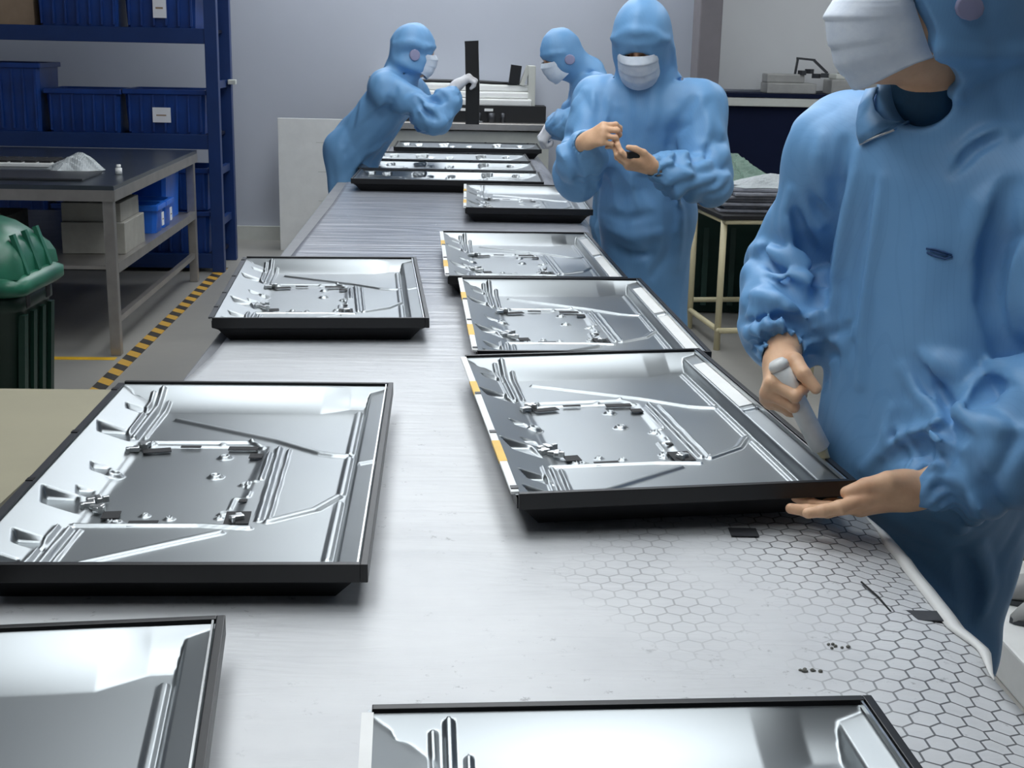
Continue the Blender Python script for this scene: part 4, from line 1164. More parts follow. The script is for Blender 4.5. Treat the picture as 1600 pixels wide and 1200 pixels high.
RIDGES1 = [[(0.4599, 2.1928, 1.2162, 0.013), (0.4575, 2.2032, 1.1838, 0.0155), (0.4607, 2.2036, 1.1528, 0.018), (0.4692, 2.2039, 1.1221, 0.02), (0.4781, 2.1888, 1.0934, 0.02), (0.4849, 2.152, 1.0713, 0.02), (0.4905, 2.1275, 1.0465, 0.018), (0.4976, 2.1168, 1.0198, 0.0155), (0.5088, 2.1152, 0.9927, 0.013)],
    [(0.4237, 2.2591, 1.112, 0.0117), (0.432, 2.2353, 1.1098, 0.0139), (0.4418, 2.2175, 1.1068, 0.0162), (0.4525, 2.2027, 1.1026, 0.018), (0.462, 2.1879, 1.0946, 0.018), (0.4706, 2.1721, 1.0861, 0.018), (0.4783, 2.1575, 1.0756, 0.0162), (0.4823, 2.1416, 1.0633, 0.0139), (0.4868, 2.1332, 1.0501, 0.0117)],
    [(0.4, 2.1707, 1.0459, 0.0104), (0.4097, 2.1486, 1.0468, 0.0124), (0.4212, 2.1328, 1.0467, 0.0144), (0.4337, 2.1206, 1.0442, 0.016), (0.4467, 2.1125, 1.038, 0.016), (0.46, 2.1073, 1.0306, 0.016), (0.4713, 2.106, 1.0194, 0.0144), (0.4804, 2.1066, 1.0061, 0.0124), (0.49, 2.1099, 0.9928, 0.0104)],
    [(0.3903, 2.1519, 0.979, 0.0109), (0.3982, 2.1288, 0.9901, 0.0126), (0.4082, 2.1133, 0.9993, 0.014), (0.4211, 2.1046, 1.0062, 0.014), (0.4352, 2.0995, 1.01, 0.014), (0.4481, 2.0944, 1.0038, 0.0126), (0.4593, 2.0918, 0.9946, 0.0109), (0.4712, 2.0971, 0.9848, 0.0091)],
    [(0.4886, 2.1388, 1.3064, 0.0104), (0.4874, 2.1354, 1.2934, 0.0131), (0.4866, 2.134, 1.2801, 0.0157), (0.4868, 2.1349, 1.2666, 0.016), (0.4892, 2.1353, 1.2529, 0.0157), (0.4929, 2.1364, 1.2392, 0.0131), (0.4973, 2.1393, 1.225, 0.0104)],
    [(0.5862, 1.9655, 0.8378, 0.0104), (0.5944, 1.952, 0.8578, 0.0124), (0.6039, 1.937, 0.8761, 0.0144), (0.6141, 1.9141, 0.8907, 0.016), (0.6207, 1.8717, 0.8984, 0.016), (0.6271, 1.8348, 0.8985, 0.016), (0.6375, 1.8138, 0.8903, 0.0144), (0.6479, 1.8012, 0.878, 0.0124), (0.6587, 1.7943, 0.8644, 0.0104)],
    [(0.6294, 1.8792, 0.9017, 0.0097), (0.6326, 1.8715, 0.9107, 0.0116), (0.6367, 1.8661, 0.9194, 0.0135), (0.6418, 1.8613, 0.9274, 0.015), (0.6484, 1.8535, 0.9326, 0.015), (0.6547, 1.8433, 0.9363, 0.015), (0.6584, 1.8301, 0.9319, 0.0135), (0.6609, 1.8201, 0.9245, 0.0116), (0.6641, 1.8128, 0.9169, 0.0097)],
    [(0.6668, 1.8424, 0.9351, 0.0104), (0.6717, 1.8307, 0.9355, 0.0124), (0.6773, 1.8209, 0.9353, 0.0144), (0.6833, 1.812, 0.9347, 0.016), (0.6903, 1.8047, 0.9333, 0.016), (0.6973, 1.7979, 0.9318, 0.016), (0.7054, 1.793, 0.9302, 0.0144), (0.7141, 1.7894, 0.93, 0.0124), (0.7229, 1.7861, 0.9301, 0.0104)],
    [(0.6833, 1.8661, 0.9487, 0.0143), (0.6915, 1.8759, 0.9569, 0.017), (0.6999, 1.8863, 0.9652, 0.0198), (0.7085, 1.8966, 0.9733, 0.022), (0.7182, 1.9025, 0.9795, 0.022), (0.7285, 1.9047, 0.9846, 0.022), (0.7394, 1.9056, 0.9886, 0.0198), (0.7495, 1.8979, 0.9933, 0.017), (0.7547, 1.877, 1.0004, 0.0143)],
    [(0.702, 1.9316, 0.7287, 0.0104), (0.7029, 1.9169, 0.7428, 0.0131), (0.7006, 1.8939, 0.7598, 0.0157), (0.6754, 1.8121, 0.7994, 0.016), (0.6705, 1.7996, 0.8155, 0.0157), (0.6664, 1.7962, 0.8295, 0.0131), (0.6635, 1.7957, 0.8418, 0.0104)],
    [(0.6281, 1.9585, 0.997, 0.013), (0.6367, 1.95, 0.9929, 0.0163), (0.6458, 1.9418, 0.9886, 0.0197), (0.6564, 1.9357, 0.9846, 0.02), (0.6678, 1.9304, 0.9838, 0.0197), (0.6802, 1.928, 0.983, 0.0163), (0.6925, 1.9257, 0.9816, 0.013)],
    [(0.6048, 1.9753, 0.9729, 0.0091), (0.6109, 1.9656, 0.9611, 0.0114), (0.6174, 1.9562, 0.9491, 0.0138), (0.6246, 1.9453, 0.9379, 0.014), (0.633, 1.9307, 0.9294, 0.0138), (0.6401, 1.9098, 0.9226, 0.0114), (0.6431, 1.8789, 0.9191, 0.0091)],
    [(0.5359, 2.0802, 1.2951, 0.0104), (0.53, 2.0768, 1.2562, 0.0124), (0.5267, 2.0835, 1.2147, 0.0144), (0.525, 2.0936, 1.1714, 0.016), (0.5245, 2.1053, 1.1268, 0.016), (0.524, 2.1174, 1.0812, 0.016), (0.5207, 2.1172, 1.036, 0.0144), (0.5167, 2.1109, 0.9941, 0.0124), (0.5205, 2.1166, 0.949, 0.0104)],
    [(0.5956, 1.9744, 0.9061, 0.0091), (0.5924, 1.9735, 0.8883, 0.0114), (0.5891, 1.9722, 0.8706, 0.0138), (0.5861, 1.9716, 0.8526, 0.014), (0.5806, 1.9761, 0.8347, 0.0138), (0.5739, 1.9862, 0.8169, 0.0114), (0.5678, 1.9987, 0.799, 0.0091)],
    [(0.5658, 2.0407, 1.2536, 0.0091), (0.5633, 2.0417, 1.2152, 0.0109), (0.5612, 2.0449, 1.176, 0.0126), (0.5603, 2.0494, 1.1354, 0.014), (0.5599, 2.0518, 1.0944, 0.014), (0.5597, 2.0533, 1.053, 0.014), (0.5605, 2.0514, 1.0117, 0.0126), (0.5615, 2.0478, 0.9704, 0.0109), (0.5622, 2.0431, 0.929, 0.0091)],
    [(0.705, 1.9407, 1.2567, 0.013), (0.6957, 1.9427, 1.2417, 0.0163), (0.6867, 1.9449, 1.2265, 0.0197), (0.6811, 1.9457, 1.2092, 0.02), (0.6786, 1.9452, 1.1908, 0.0197), (0.6765, 1.9453, 1.1725, 0.0163), (0.6749, 1.9463, 1.154, 0.013)],
    [(0.7315, 1.9673, 1.3344, 0.0117), (0.7178, 1.969, 1.3303, 0.0147), (0.704, 1.9711, 1.3259, 0.0177), (0.6906, 1.9738, 1.3204, 0.018), (0.6786, 1.9739, 1.3118, 0.0177), (0.6679, 1.9753, 1.3022, 0.0147), (0.6574, 1.9776, 1.2924, 0.0117)],
    [(0.605, 2.0397, 1.4687, 0.0104), (0.6025, 1.962, 1.4582, 0.0124), (0.6061, 1.944, 1.4521, 0.0144), (0.6248, 1.9473, 1.4464, 0.016), (0.6444, 1.9511, 1.4443, 0.016), (0.6646, 1.9563, 1.4434, 0.016), (0.6852, 1.9624, 1.4432, 0.0144), (0.7053, 1.969, 1.4456, 0.0124), (0.726, 1.9783, 1.4487, 0.0104)],
    [(0.6381, 2.0719, 1.3997, 0.0091), (0.6532, 2.0552, 1.3909, 0.0109), (0.6477, 1.9795, 1.3861, 0.0126), (0.6587, 1.9769, 1.393, 0.014), (0.6733, 1.9739, 1.4014, 0.014), (0.6882, 1.9723, 1.41, 0.014), (0.7017, 1.972, 1.4206, 0.0126), (0.7141, 1.9733, 1.4325, 0.0109), (0.7276, 1.978, 1.4442, 0.0091)],
    [(0.67, 2.0537, 0.6368, 0.0104), (0.6817, 2.0497, 0.6172, 0.0131), (0.6914, 2.0417, 0.6, 0.0157), (0.7016, 2.0322, 0.5853, 0.016), (0.7148, 2.0229, 0.5749, 0.0157), (0.7294, 2.0167, 0.564, 0.0131), (0.7448, 2.0132, 0.552, 0.0104)],
    [(0.7437, 1.9691, 0.6959, 0.0104), (0.7604, 1.9918, 0.6663, 0.0131), (0.7727, 2.0028, 0.6407, 0.0157), (0.7804, 2.0082, 0.6174, 0.016), (0.7824, 2.0101, 0.5955, 0.0157), (0.7832, 2.0121, 0.574, 0.0131), (0.7842, 2.0145, 0.5523, 0.0104)]]
VALLEYS1 = [[(0.5083, 2.1028, 1.3027, 0.0091), (0.5084, 2.1023, 1.2719, 0.0109), (0.5111, 2.1101, 1.2421, 0.0126), (0.515, 2.1246, 1.2108, 0.014), (0.5164, 2.1428, 1.1773, 0.014), (0.5185, 2.1651, 1.1424, 0.014), (0.5176, 2.1899, 1.1048, 0.0126), (0.5055, 2.1622, 1.0713, 0.0109), (0.4971, 2.1239, 1.0484, 0.0091)],
    [(0.4748, 2.1539, 1.218, 0.0072), (0.4818, 2.1565, 1.2094, 0.009), (0.4888, 2.1599, 1.2008, 0.0108), (0.4939, 2.161, 1.1909, 0.011), (0.4993, 2.1596, 1.1814, 0.0108), (0.5023, 2.154, 1.1717, 0.009), (0.5039, 2.1462, 1.1628, 0.0072)],
    [(0.463, 2.1867, 1.1798, 0.0084), (0.4708, 2.1904, 1.165, 0.0101), (0.4781, 2.1954, 1.1502, 0.0117), (0.4848, 2.2006, 1.1354, 0.013), (0.4911, 2.204, 1.1187, 0.013), (0.4955, 2.2011, 1.0979, 0.013), (0.4988, 2.1862, 1.0835, 0.0117), (0.5012, 2.1643, 1.0738, 0.0101), (0.5013, 2.1397, 1.0654, 0.0084)],
    [(0.4218, 2.2398, 1.1101, 0.0078), (0.43, 2.222, 1.0998, 0.0093), (0.4368, 2.2033, 1.0885, 0.0108), (0.4425, 2.1819, 1.0785, 0.012), (0.4487, 2.1622, 1.0722, 0.012), (0.4557, 2.1473, 1.0661, 0.012), (0.4644, 2.1376, 1.0613, 0.0108), (0.4739, 2.1285, 1.0555, 0.0093), (0.4842, 2.1207, 1.049, 0.0078)],
    [(0.418, 2.1797, 1.0762, 0.0072), (0.4288, 2.1603, 1.0717, 0.009), (0.4399, 2.1486, 1.0663, 0.0108), (0.4498, 2.1397, 1.0618, 0.011), (0.4588, 2.1316, 1.0556, 0.0108), (0.4686, 2.1233, 1.051, 0.009), (0.4796, 2.117, 1.0454, 0.0072)],
    [(0.3764, 2.1842, 0.9928, 0.0065), (0.3893, 2.147, 1.0046, 0.0078), (0.4044, 2.1305, 1.0117, 0.009), (0.4193, 2.1212, 1.0171, 0.01), (0.4332, 2.1147, 1.0212, 0.01), (0.4471, 2.1091, 1.0181, 0.01), (0.4611, 2.1044, 1.0125, 0.009), (0.4746, 2.1015, 1.0025, 0.0078), (0.4881, 2.1018, 0.989, 0.0065)],
    [(0.3904, 2.1778, 0.9495, 0.0059), (0.3961, 2.1416, 0.9675, 0.007), (0.4047, 2.1206, 0.98, 0.0081), (0.4135, 2.1075, 0.9887, 0.009), (0.4228, 2.0985, 0.9929, 0.009), (0.433, 2.0926, 0.9942, 0.009), (0.4436, 2.0877, 0.9942, 0.0081), (0.4536, 2.082, 0.9894, 0.007), (0.4657, 2.0809, 0.9822, 0.0059)],
    [(0.5832, 1.9455, 0.8357, 0.0091), (0.5944, 1.9302, 0.8503, 0.0109), (0.6054, 1.9141, 0.8638, 0.0126), (0.6136, 1.884, 0.8747, 0.014), (0.6192, 1.8498, 0.881, 0.014), (0.6262, 1.827, 0.8788, 0.014), (0.6332, 1.8108, 0.8726, 0.0126), (0.6412, 1.7983, 0.8644, 0.0109), (0.6506, 1.7887, 0.8545, 0.0091)],
    [(0.622, 1.8686, 0.9062, 0.0078), (0.6275, 1.8531, 0.9092, 0.0098), (0.6338, 1.8408, 0.9112, 0.0118), (0.6395, 1.8307, 0.9133, 0.012), (0.6452, 1.8215, 0.9142, 0.0118), (0.6503, 1.8129, 0.9152, 0.0098), (0.6557, 1.805, 0.9157, 0.0078)],
    [(0.6555, 1.7972, 0.9118, 0.0117), (0.6549, 1.792, 0.8985, 0.0139), (0.6547, 1.7887, 0.8848, 0.0162), (0.6573, 1.7857, 0.8716, 0.018), (0.6625, 1.7823, 0.8592, 0.018), (0.6689, 1.7813, 0.8462, 0.018), (0.6771, 1.7805, 0.8334, 0.0162), (0.6876, 1.7824, 0.8198, 0.0139), (0.7008, 1.7905, 0.8036, 0.0117)],
    [(0.6591, 1.8394, 0.9449, 0.0104), (0.6676, 1.849, 0.9517, 0.0124), (0.6769, 1.8603, 0.9578, 0.0144), (0.6867, 1.8696, 0.9638, 0.016), (0.6963, 1.8737, 0.9702, 0.016), (0.7057, 1.8759, 0.9763, 0.016), (0.7108, 1.863, 0.9813, 0.0144), (0.7132, 1.8429, 0.9842, 0.0124), (0.7172, 1.8266, 0.9858, 0.0104)],
    [(0.7064, 1.9108, 1.2522, 0.0221), (0.705, 1.9113, 1.2197, 0.0264), (0.7041, 1.9128, 1.1875, 0.0306), (0.7042, 1.9157, 1.1545, 0.034), (0.7047, 1.9166, 1.1222, 0.034), (0.7061, 1.917, 1.0892, 0.034), (0.7132, 1.9136, 1.0566, 0.0306), (0.724, 1.9104, 1.0242, 0.0264), (0.7277, 1.9039, 1.0053, 0.0221)],
    [(0.6323, 1.9405, 0.9816, 0.0078), (0.6387, 1.9383, 0.971, 0.0098), (0.6449, 1.9345, 0.9602, 0.0118), (0.6487, 1.9257, 0.9504, 0.012), (0.6507, 1.9136, 0.9414, 0.0118), (0.6481, 1.8958, 0.936, 0.0098), (0.6433, 1.8733, 0.9327, 0.0078)],
    [(0.511, 2.1048, 0.9787, 0.0065), (0.5121, 2.1119, 0.9585, 0.0082), (0.5156, 2.1229, 0.9373, 0.0098), (0.5183, 2.1353, 0.9139, 0.01), (0.519, 2.1443, 0.8912, 0.0098), (0.5162, 2.1494, 0.8699, 0.0082)],
    [(0.5096, 2.0932, 1.2846, 0.0072), (0.508, 2.0964, 1.2571, 0.0085), (0.5084, 2.1068, 1.2295, 0.0099), (0.5096, 2.1207, 1.2009, 0.011), (0.5105, 2.1377, 1.1709, 0.011), (0.5122, 2.1576, 1.1398, 0.011), (0.5142, 2.1784, 1.1074, 0.0099), (0.5109, 2.1686, 1.0794, 0.0085), (0.5031, 2.1299, 1.0578, 0.0072)],
    [(0.5456, 2.0419, 1.2484, 0.0078), (0.5431, 2.0458, 1.2127, 0.0098), (0.5411, 2.0511, 1.1765, 0.0118), (0.5396, 2.0568, 1.1398, 0.012), (0.5396, 2.0598, 1.1028, 0.0118), (0.5392, 2.0606, 1.0656, 0.0098), (0.5386, 2.0607, 1.0283, 0.0078)],
    [(0.6576, 1.9648, 1.3869, 0.0104), (0.6704, 1.9621, 1.3927, 0.0131), (0.6835, 1.9603, 1.3986, 0.0157), (0.6962, 1.9595, 1.4056, 0.016), (0.7089, 1.9598, 1.4134, 0.0157), (0.7221, 1.9622, 1.4214, 0.0131), (0.7361, 1.9666, 1.4295, 0.0104)],
    [(0.7016, 1.9584, 1.3273, 0.0078), (0.6909, 1.9614, 1.3195, 0.0098), (0.6803, 1.9643, 1.3118, 0.0118), (0.6697, 1.9662, 1.3042, 0.012), (0.6609, 1.9661, 1.294, 0.0118), (0.6517, 1.9646, 1.2839, 0.0098), (0.6426, 1.9637, 1.2735, 0.0078)],
    [(0.719, 1.9681, 0.6744, 0.0078), (0.7356, 1.9911, 0.6467, 0.0098), (0.7476, 2.0006, 0.6232, 0.0118), (0.7566, 2.003, 0.6004, 0.012), (0.7608, 2.0035, 0.5772, 0.0118), (0.7638, 2.0024, 0.5534, 0.0098), (0.7671, 2.0013, 0.5296, 0.0078)],
    [(0.6108, 1.9568, 0.9921, 0.0065), (0.6161, 1.9519, 0.98, 0.0082), (0.6212, 1.947, 0.968, 0.0098), (0.6255, 1.9409, 0.9563, 0.01), (0.6295, 1.9331, 0.9455, 0.0098), (0.6317, 1.9218, 0.936, 0.0082), (0.6324, 1.9069, 0.928, 0.0065)],
    [(0.5858, 1.9017, 0.8028, 0.0065), (0.5997, 1.9032, 0.7914, 0.0082), (0.611, 1.896, 0.7818, 0.0098), (0.6131, 1.8592, 0.7825, 0.01), (0.6328, 1.8679, 0.7723, 0.0098), (0.6594, 1.8948, 0.7561, 0.0082), (0.6797, 1.9017, 0.7472, 0.0065)]]
RIDGES2 = [[(0.2221, 4.5492, 1.2886, 0.0143), (0.2098, 4.5494, 1.2662, 0.018), (0.1979, 4.5563, 1.2431, 0.0216)],
    [(0.6017, 4.4444, 1.2825, 0.0143), (0.6094, 4.4351, 1.2559, 0.018), (0.6173, 4.4278, 1.2281, 0.0216), (0.6242, 4.4179, 1.1988, 0.022), (0.6247, 4.4042, 1.1698, 0.0216), (0.6233, 4.3902, 1.1418, 0.018), (0.6219, 4.3765, 1.1139, 0.0143)],
    [(0.4577, 4.4671, 1.3494, 0.0117), (0.4537, 4.4764, 1.3217, 0.0147), (0.4493, 4.4784, 1.2936, 0.0177), (0.4443, 4.4739, 1.2662, 0.018), (0.4421, 4.4686, 1.241, 0.0177), (0.4407, 4.4662, 1.2165, 0.0147), (0.4401, 4.4693, 1.1914, 0.0117)],
    [(0.1502, 4.3492, 1.1092, 0.0197), (0.1604, 4.3282, 1.0958, 0.02), (0.1743, 4.3157, 1.0848, 0.0197), (0.1887, 4.312, 1.0735, 0.0163), (0.203, 4.3141, 1.0614, 0.013)],
    [(0.4813, 4.3001, 1.1, 0.013), (0.492, 4.2709, 1.0906, 0.0163), (0.5069, 4.2598, 1.0801, 0.0197), (0.5232, 4.255, 1.069, 0.02), (0.5427, 4.2568, 1.0623, 0.0197), (0.5627, 4.2639, 1.057, 0.0163), (0.5851, 4.2822, 1.0502, 0.013)],
    [(0.3884, 4.5195, 1.0272, 0.0117), (0.3933, 4.5231, 1.005, 0.0147), (0.3982, 4.5265, 0.9827, 0.0177), (0.4038, 4.53, 0.9604, 0.018), (0.4114, 4.5323, 0.9386, 0.0177), (0.4194, 4.5341, 0.9166, 0.0147), (0.4275, 4.5342, 0.8949, 0.0117)],
    [(0.3302, 4.5596, 1.0003, 0.0117), (0.3361, 4.5609, 0.9786, 0.0147), (0.342, 4.5625, 0.9567, 0.0177), (0.3472, 4.5628, 0.9343, 0.018), (0.3506, 4.5627, 0.9119, 0.0177), (0.3535, 4.5622, 0.8897, 0.0147), (0.3564, 4.5627, 0.8678, 0.0117)],
    [(0.3056, 4.455, 1.4639, 0.0091), (0.3236, 4.4156, 1.4716, 0.0109), (0.3435, 4.3944, 1.4823, 0.0126), (0.3658, 4.3789, 1.4872, 0.014), (0.3854, 4.3764, 1.4874, 0.014), (0.4092, 4.3786, 1.4865, 0.014), (0.4324, 4.3875, 1.4812, 0.0126), (0.4546, 4.3981, 1.4686, 0.0109), (0.4784, 4.4256, 1.4614, 0.0091)],
    [(0.4911, 4.4646, 1.4481, 0.0117), (0.4985, 4.4836, 1.4313, 0.0147), (0.5082, 4.5167, 1.3778, 0.0177), (0.5025, 4.5023, 1.3608, 0.0147), (0.4981, 4.4938, 1.3435, 0.0117)],
    [(0.33, 4.5943, 0.8193, 0.013), (0.3592, 4.5721, 0.8136, 0.0163), (0.3895, 4.5596, 0.8067, 0.0197), (0.4218, 4.5496, 0.8047, 0.02), (0.4534, 4.5395, 0.8124, 0.0197), (0.4845, 4.5325, 0.8205, 0.0163), (0.5155, 4.5304, 0.828, 0.013)],
    [(0.5213, 4.2682, 0.9972, 0.013), (0.5554, 4.5312, 0.9201, 0.0163), (0.5621, 4.5361, 0.8762, 0.0197), (0.5657, 4.543, 0.8318, 0.02), (0.5661, 4.5524, 0.787, 0.0197), (0.5661, 4.561, 0.7397, 0.0163), (0.5657, 4.5628, 0.6937, 0.013)],
    [(0.4347, 4.5516, 0.7844, 0.013), (0.4442, 4.5577, 0.7544, 0.0163), (0.4535, 4.5616, 0.724, 0.0197), (0.4609, 4.5637, 0.6931, 0.02), (0.4608, 4.5659, 0.6617, 0.0197), (0.4586, 4.5672, 0.6309, 0.0163), (0.4565, 4.5693, 0.5997, 0.013)]]
VALLEYS2 = [[(0.2967, 4.5521, 1.3473, 0.013), (0.2891, 4.5217, 1.3231, 0.0155), (0.2821, 4.5061, 1.2991, 0.018), (0.2767, 4.4977, 1.2755, 0.02), (0.2736, 4.491, 1.2523, 0.02), (0.2712, 4.4864, 1.2291, 0.02), (0.2692, 4.4812, 1.2063, 0.018), (0.2709, 4.4761, 1.1837, 0.0155), (0.2776, 4.4717, 1.1613, 0.013)],
    [(0.2487, 4.3199, 1.0346, 0.013), (0.248, 4.3318, 1.0236, 0.0163), (0.2481, 4.3566, 1.0107, 0.0197), (0.2494, 4.3866, 0.9978, 0.02), (0.2501, 4.4078, 0.985, 0.0197), (0.2511, 4.4242, 0.9721, 0.0163), (0.2519, 4.4387, 0.9588, 0.013)],
    [(0.568, 4.426, 1.2773, 0.013), (0.5548, 4.4244, 1.2521, 0.0163), (0.5423, 4.427, 1.2271, 0.0197), (0.5305, 4.4325, 1.2015, 0.02), (0.5224, 4.4407, 1.1745, 0.0197), (0.516, 4.4483, 1.147, 0.0163), (0.5103, 4.4564, 1.1191, 0.013)],
    [(0.6066, 4.3627, 1.1207, 0.0104), (0.5928, 4.3649, 1.1126, 0.0131), (0.5737, 4.3116, 1.1075, 0.0157), (0.5544, 4.2776, 1.1023, 0.016), (0.5369, 4.2665, 1.0998, 0.0157), (0.5199, 4.2601, 1.0992, 0.0131), (0.503, 4.2564, 1.0984, 0.0104)],
    [(0.6118, 4.2909, 1.0658, 0.0104), (0.5926, 4.275, 1.068, 0.0131), (0.5728, 4.2598, 1.0705, 0.0157), (0.5544, 4.2517, 1.074, 0.016), (0.5387, 4.2501, 1.0813, 0.0157), (0.5239, 4.2511, 1.0901, 0.0131), (0.5093, 4.2559, 1.0989, 0.0104)],
    [(0.4159, 4.496, 1.0049, 0.0143), (0.4398, 4.4928, 0.9991, 0.018), (0.4377, 4.3019, 1.0103, 0.0216), (0.4582, 4.2667, 1.0039, 0.022), (0.4776, 4.2652, 0.9894, 0.0216), (0.4974, 4.2727, 0.9719, 0.018), (0.5212, 4.3076, 0.9507, 0.0143)],
    [(0.3533, 4.4855, 1.3096, 0.0117), (0.3606, 4.4781, 1.2843, 0.0147), (0.3649, 4.4676, 1.2534, 0.0177), (0.3693, 4.4631, 1.2214, 0.018), (0.3752, 4.4651, 1.189, 0.0177), (0.3822, 4.4706, 1.1586, 0.0147), (0.3892, 4.4761, 1.128, 0.0117)],
    [(0.3372, 4.5256, 1.0202, 0.0117), (0.3428, 4.5285, 0.9985, 0.0147), (0.3486, 4.5311, 0.9768, 0.0177), (0.3542, 4.5335, 0.9549, 0.018), (0.3598, 4.535, 0.9336, 0.0177), (0.3652, 4.5343, 0.9122, 0.0147), (0.3707, 4.5335, 0.8905, 0.0117)],
    [(0.4301, 4.4968, 0.9926, 0.0117), (0.4352, 4.4983, 0.9819, 0.0147), (0.4403, 4.4998, 0.9711, 0.0177), (0.4454, 4.5015, 0.9602, 0.018), (0.4505, 4.5028, 0.9493, 0.0177), (0.4556, 4.5042, 0.9385, 0.0147), (0.4605, 4.5047, 0.9279, 0.0117)],
    [(0.157, 4.5351, 1.1476, 0.0138), (0.1626, 4.5056, 1.1441, 0.0114), (0.1638, 4.3436, 1.1515, 0.0091)],
    [(0.1492, 4.329, 1.1265, 0.0117), (0.1588, 4.3097, 1.1003, 0.0147), (0.169, 4.3069, 1.0744, 0.0177), (0.18, 4.3125, 1.0485, 0.018), (0.1926, 4.3293, 1.0219, 0.0177), (0.207, 4.3788, 0.9905, 0.0147), (0.2223, 4.4217, 0.9604, 0.0117)],
    [(0.2904, 4.603, 0.881, 0.013), (0.3183, 4.567, 0.8737, 0.0163), (0.3469, 4.5465, 0.8649, 0.0197), (0.3766, 4.5328, 0.8598, 0.02), (0.4057, 4.5229, 0.8662, 0.0197), (0.4341, 4.5144, 0.8744, 0.0163), (0.4628, 4.5078, 0.8821, 0.013)],
    [(0.4877, 4.2637, 0.9821, 0.013), (0.5242, 4.5013, 0.9261, 0.0163), (0.5287, 4.5042, 0.8897, 0.0197), (0.5319, 4.5082, 0.8518, 0.02), (0.5297, 4.5135, 0.8139, 0.0197), (0.5264, 4.5207, 0.7758, 0.0163), (0.5228, 4.5269, 0.7386, 0.013)],
    [(0.3414, 4.5778, 0.7486, 0.013), (0.3638, 4.5648, 0.7421, 0.0163), (0.3856, 4.5563, 0.7353, 0.0197), (0.4082, 4.5491, 0.7332, 0.02), (0.4302, 4.5411, 0.7377, 0.0197), (0.4525, 4.5335, 0.7429, 0.0163), (0.4754, 4.5279, 0.7479, 0.013)],
    [(0.4793, 4.5363, 0.6695, 0.013), (0.493, 4.5312, 0.6921, 0.0163), (0.5071, 4.5275, 0.7142, 0.0197), (0.5211, 4.5251, 0.7362, 0.02), (0.5328, 4.5229, 0.759, 0.0197), (0.5434, 4.5211, 0.7824, 0.0163), (0.5539, 4.5194, 0.8064, 0.013)]]
RIDGES3 = [[(-0.679, 6.8886, 1.1699, 0.0195), (-0.6977, 6.9172, 1.1407, 0.0245), (-0.7249, 6.9934, 1.0981, 0.0295), (-0.7486, 7.01, 1.057, 0.03), (-0.7713, 7.0217, 1.0215, 0.0295), (-0.7943, 7.0327, 0.9853, 0.0245), (-0.8174, 7.044, 0.9487, 0.0195)],
    [(-0.5196, 6.8501, 1.1622, 0.0182), (-0.502, 6.833, 1.1389, 0.0229), (-0.4847, 6.8183, 1.1156, 0.0275), (-0.4618, 6.8049, 1.0947, 0.028), (-0.4353, 6.7912, 1.0808, 0.0275), (-0.4115, 6.7857, 1.0684, 0.0229), (-0.3891, 6.79, 1.0559, 0.0182)],
    [(-0.6685, 7.1832, 0.9586, 0.0229), (-0.6936, 7.1579, 0.9389, 0.0275), (-0.7187, 7.1376, 0.9189, 0.028), (-0.745, 7.1184, 0.9012, 0.0275), (-0.7718, 7.1055, 0.8835, 0.0229), (-0.7996, 7.0976, 0.8645, 0.0182)],
    [(-0.8142, 7.0877, 0.8647, 0.0182), (-0.8337, 7.0964, 0.8349, 0.0229), (-0.852, 7.1008, 0.805, 0.0275), (-0.8686, 7.1017, 0.7749, 0.028), (-0.8839, 7.1015, 0.745, 0.0275), (-0.8984, 7.0984, 0.714, 0.0229), (-0.9128, 7.0948, 0.6853, 0.0182)],
    [(-0.4759, 6.8086, 1.049, 0.0156), (-0.4511, 6.794, 1.0438, 0.0196), (-0.4287, 6.7868, 1.0395, 0.0236), (-0.4067, 6.7868, 1.0362, 0.024), (-0.3859, 6.7907, 1.043, 0.0236), (-0.3669, 6.801, 1.0533, 0.0196), (-0.3478, 6.822, 1.0647, 0.0156)],
    [(-0.6395, 6.999, 1.4183, 0.013), (-0.6117, 6.9803, 1.4234, 0.0163), (-0.5843, 6.9722, 1.4284, 0.0197), (-0.5568, 6.9714, 1.4306, 0.02), (-0.5299, 6.9753, 1.4263, 0.0197), (-0.5026, 6.9813, 1.4173, 0.0163), (-0.4766, 6.995, 1.4133, 0.013)],
    [(-0.6294, 6.9812, 1.3403, 0.013), (-0.6083, 6.9708, 1.3317, 0.0163), (-0.5873, 6.9667, 1.3229, 0.0197), (-0.5664, 6.9688, 1.3143, 0.02), (-0.5452, 6.9761, 1.3068, 0.0197), (-0.5245, 6.9897, 1.3001, 0.0163), (-0.5047, 7.0129, 1.2933, 0.013)]]
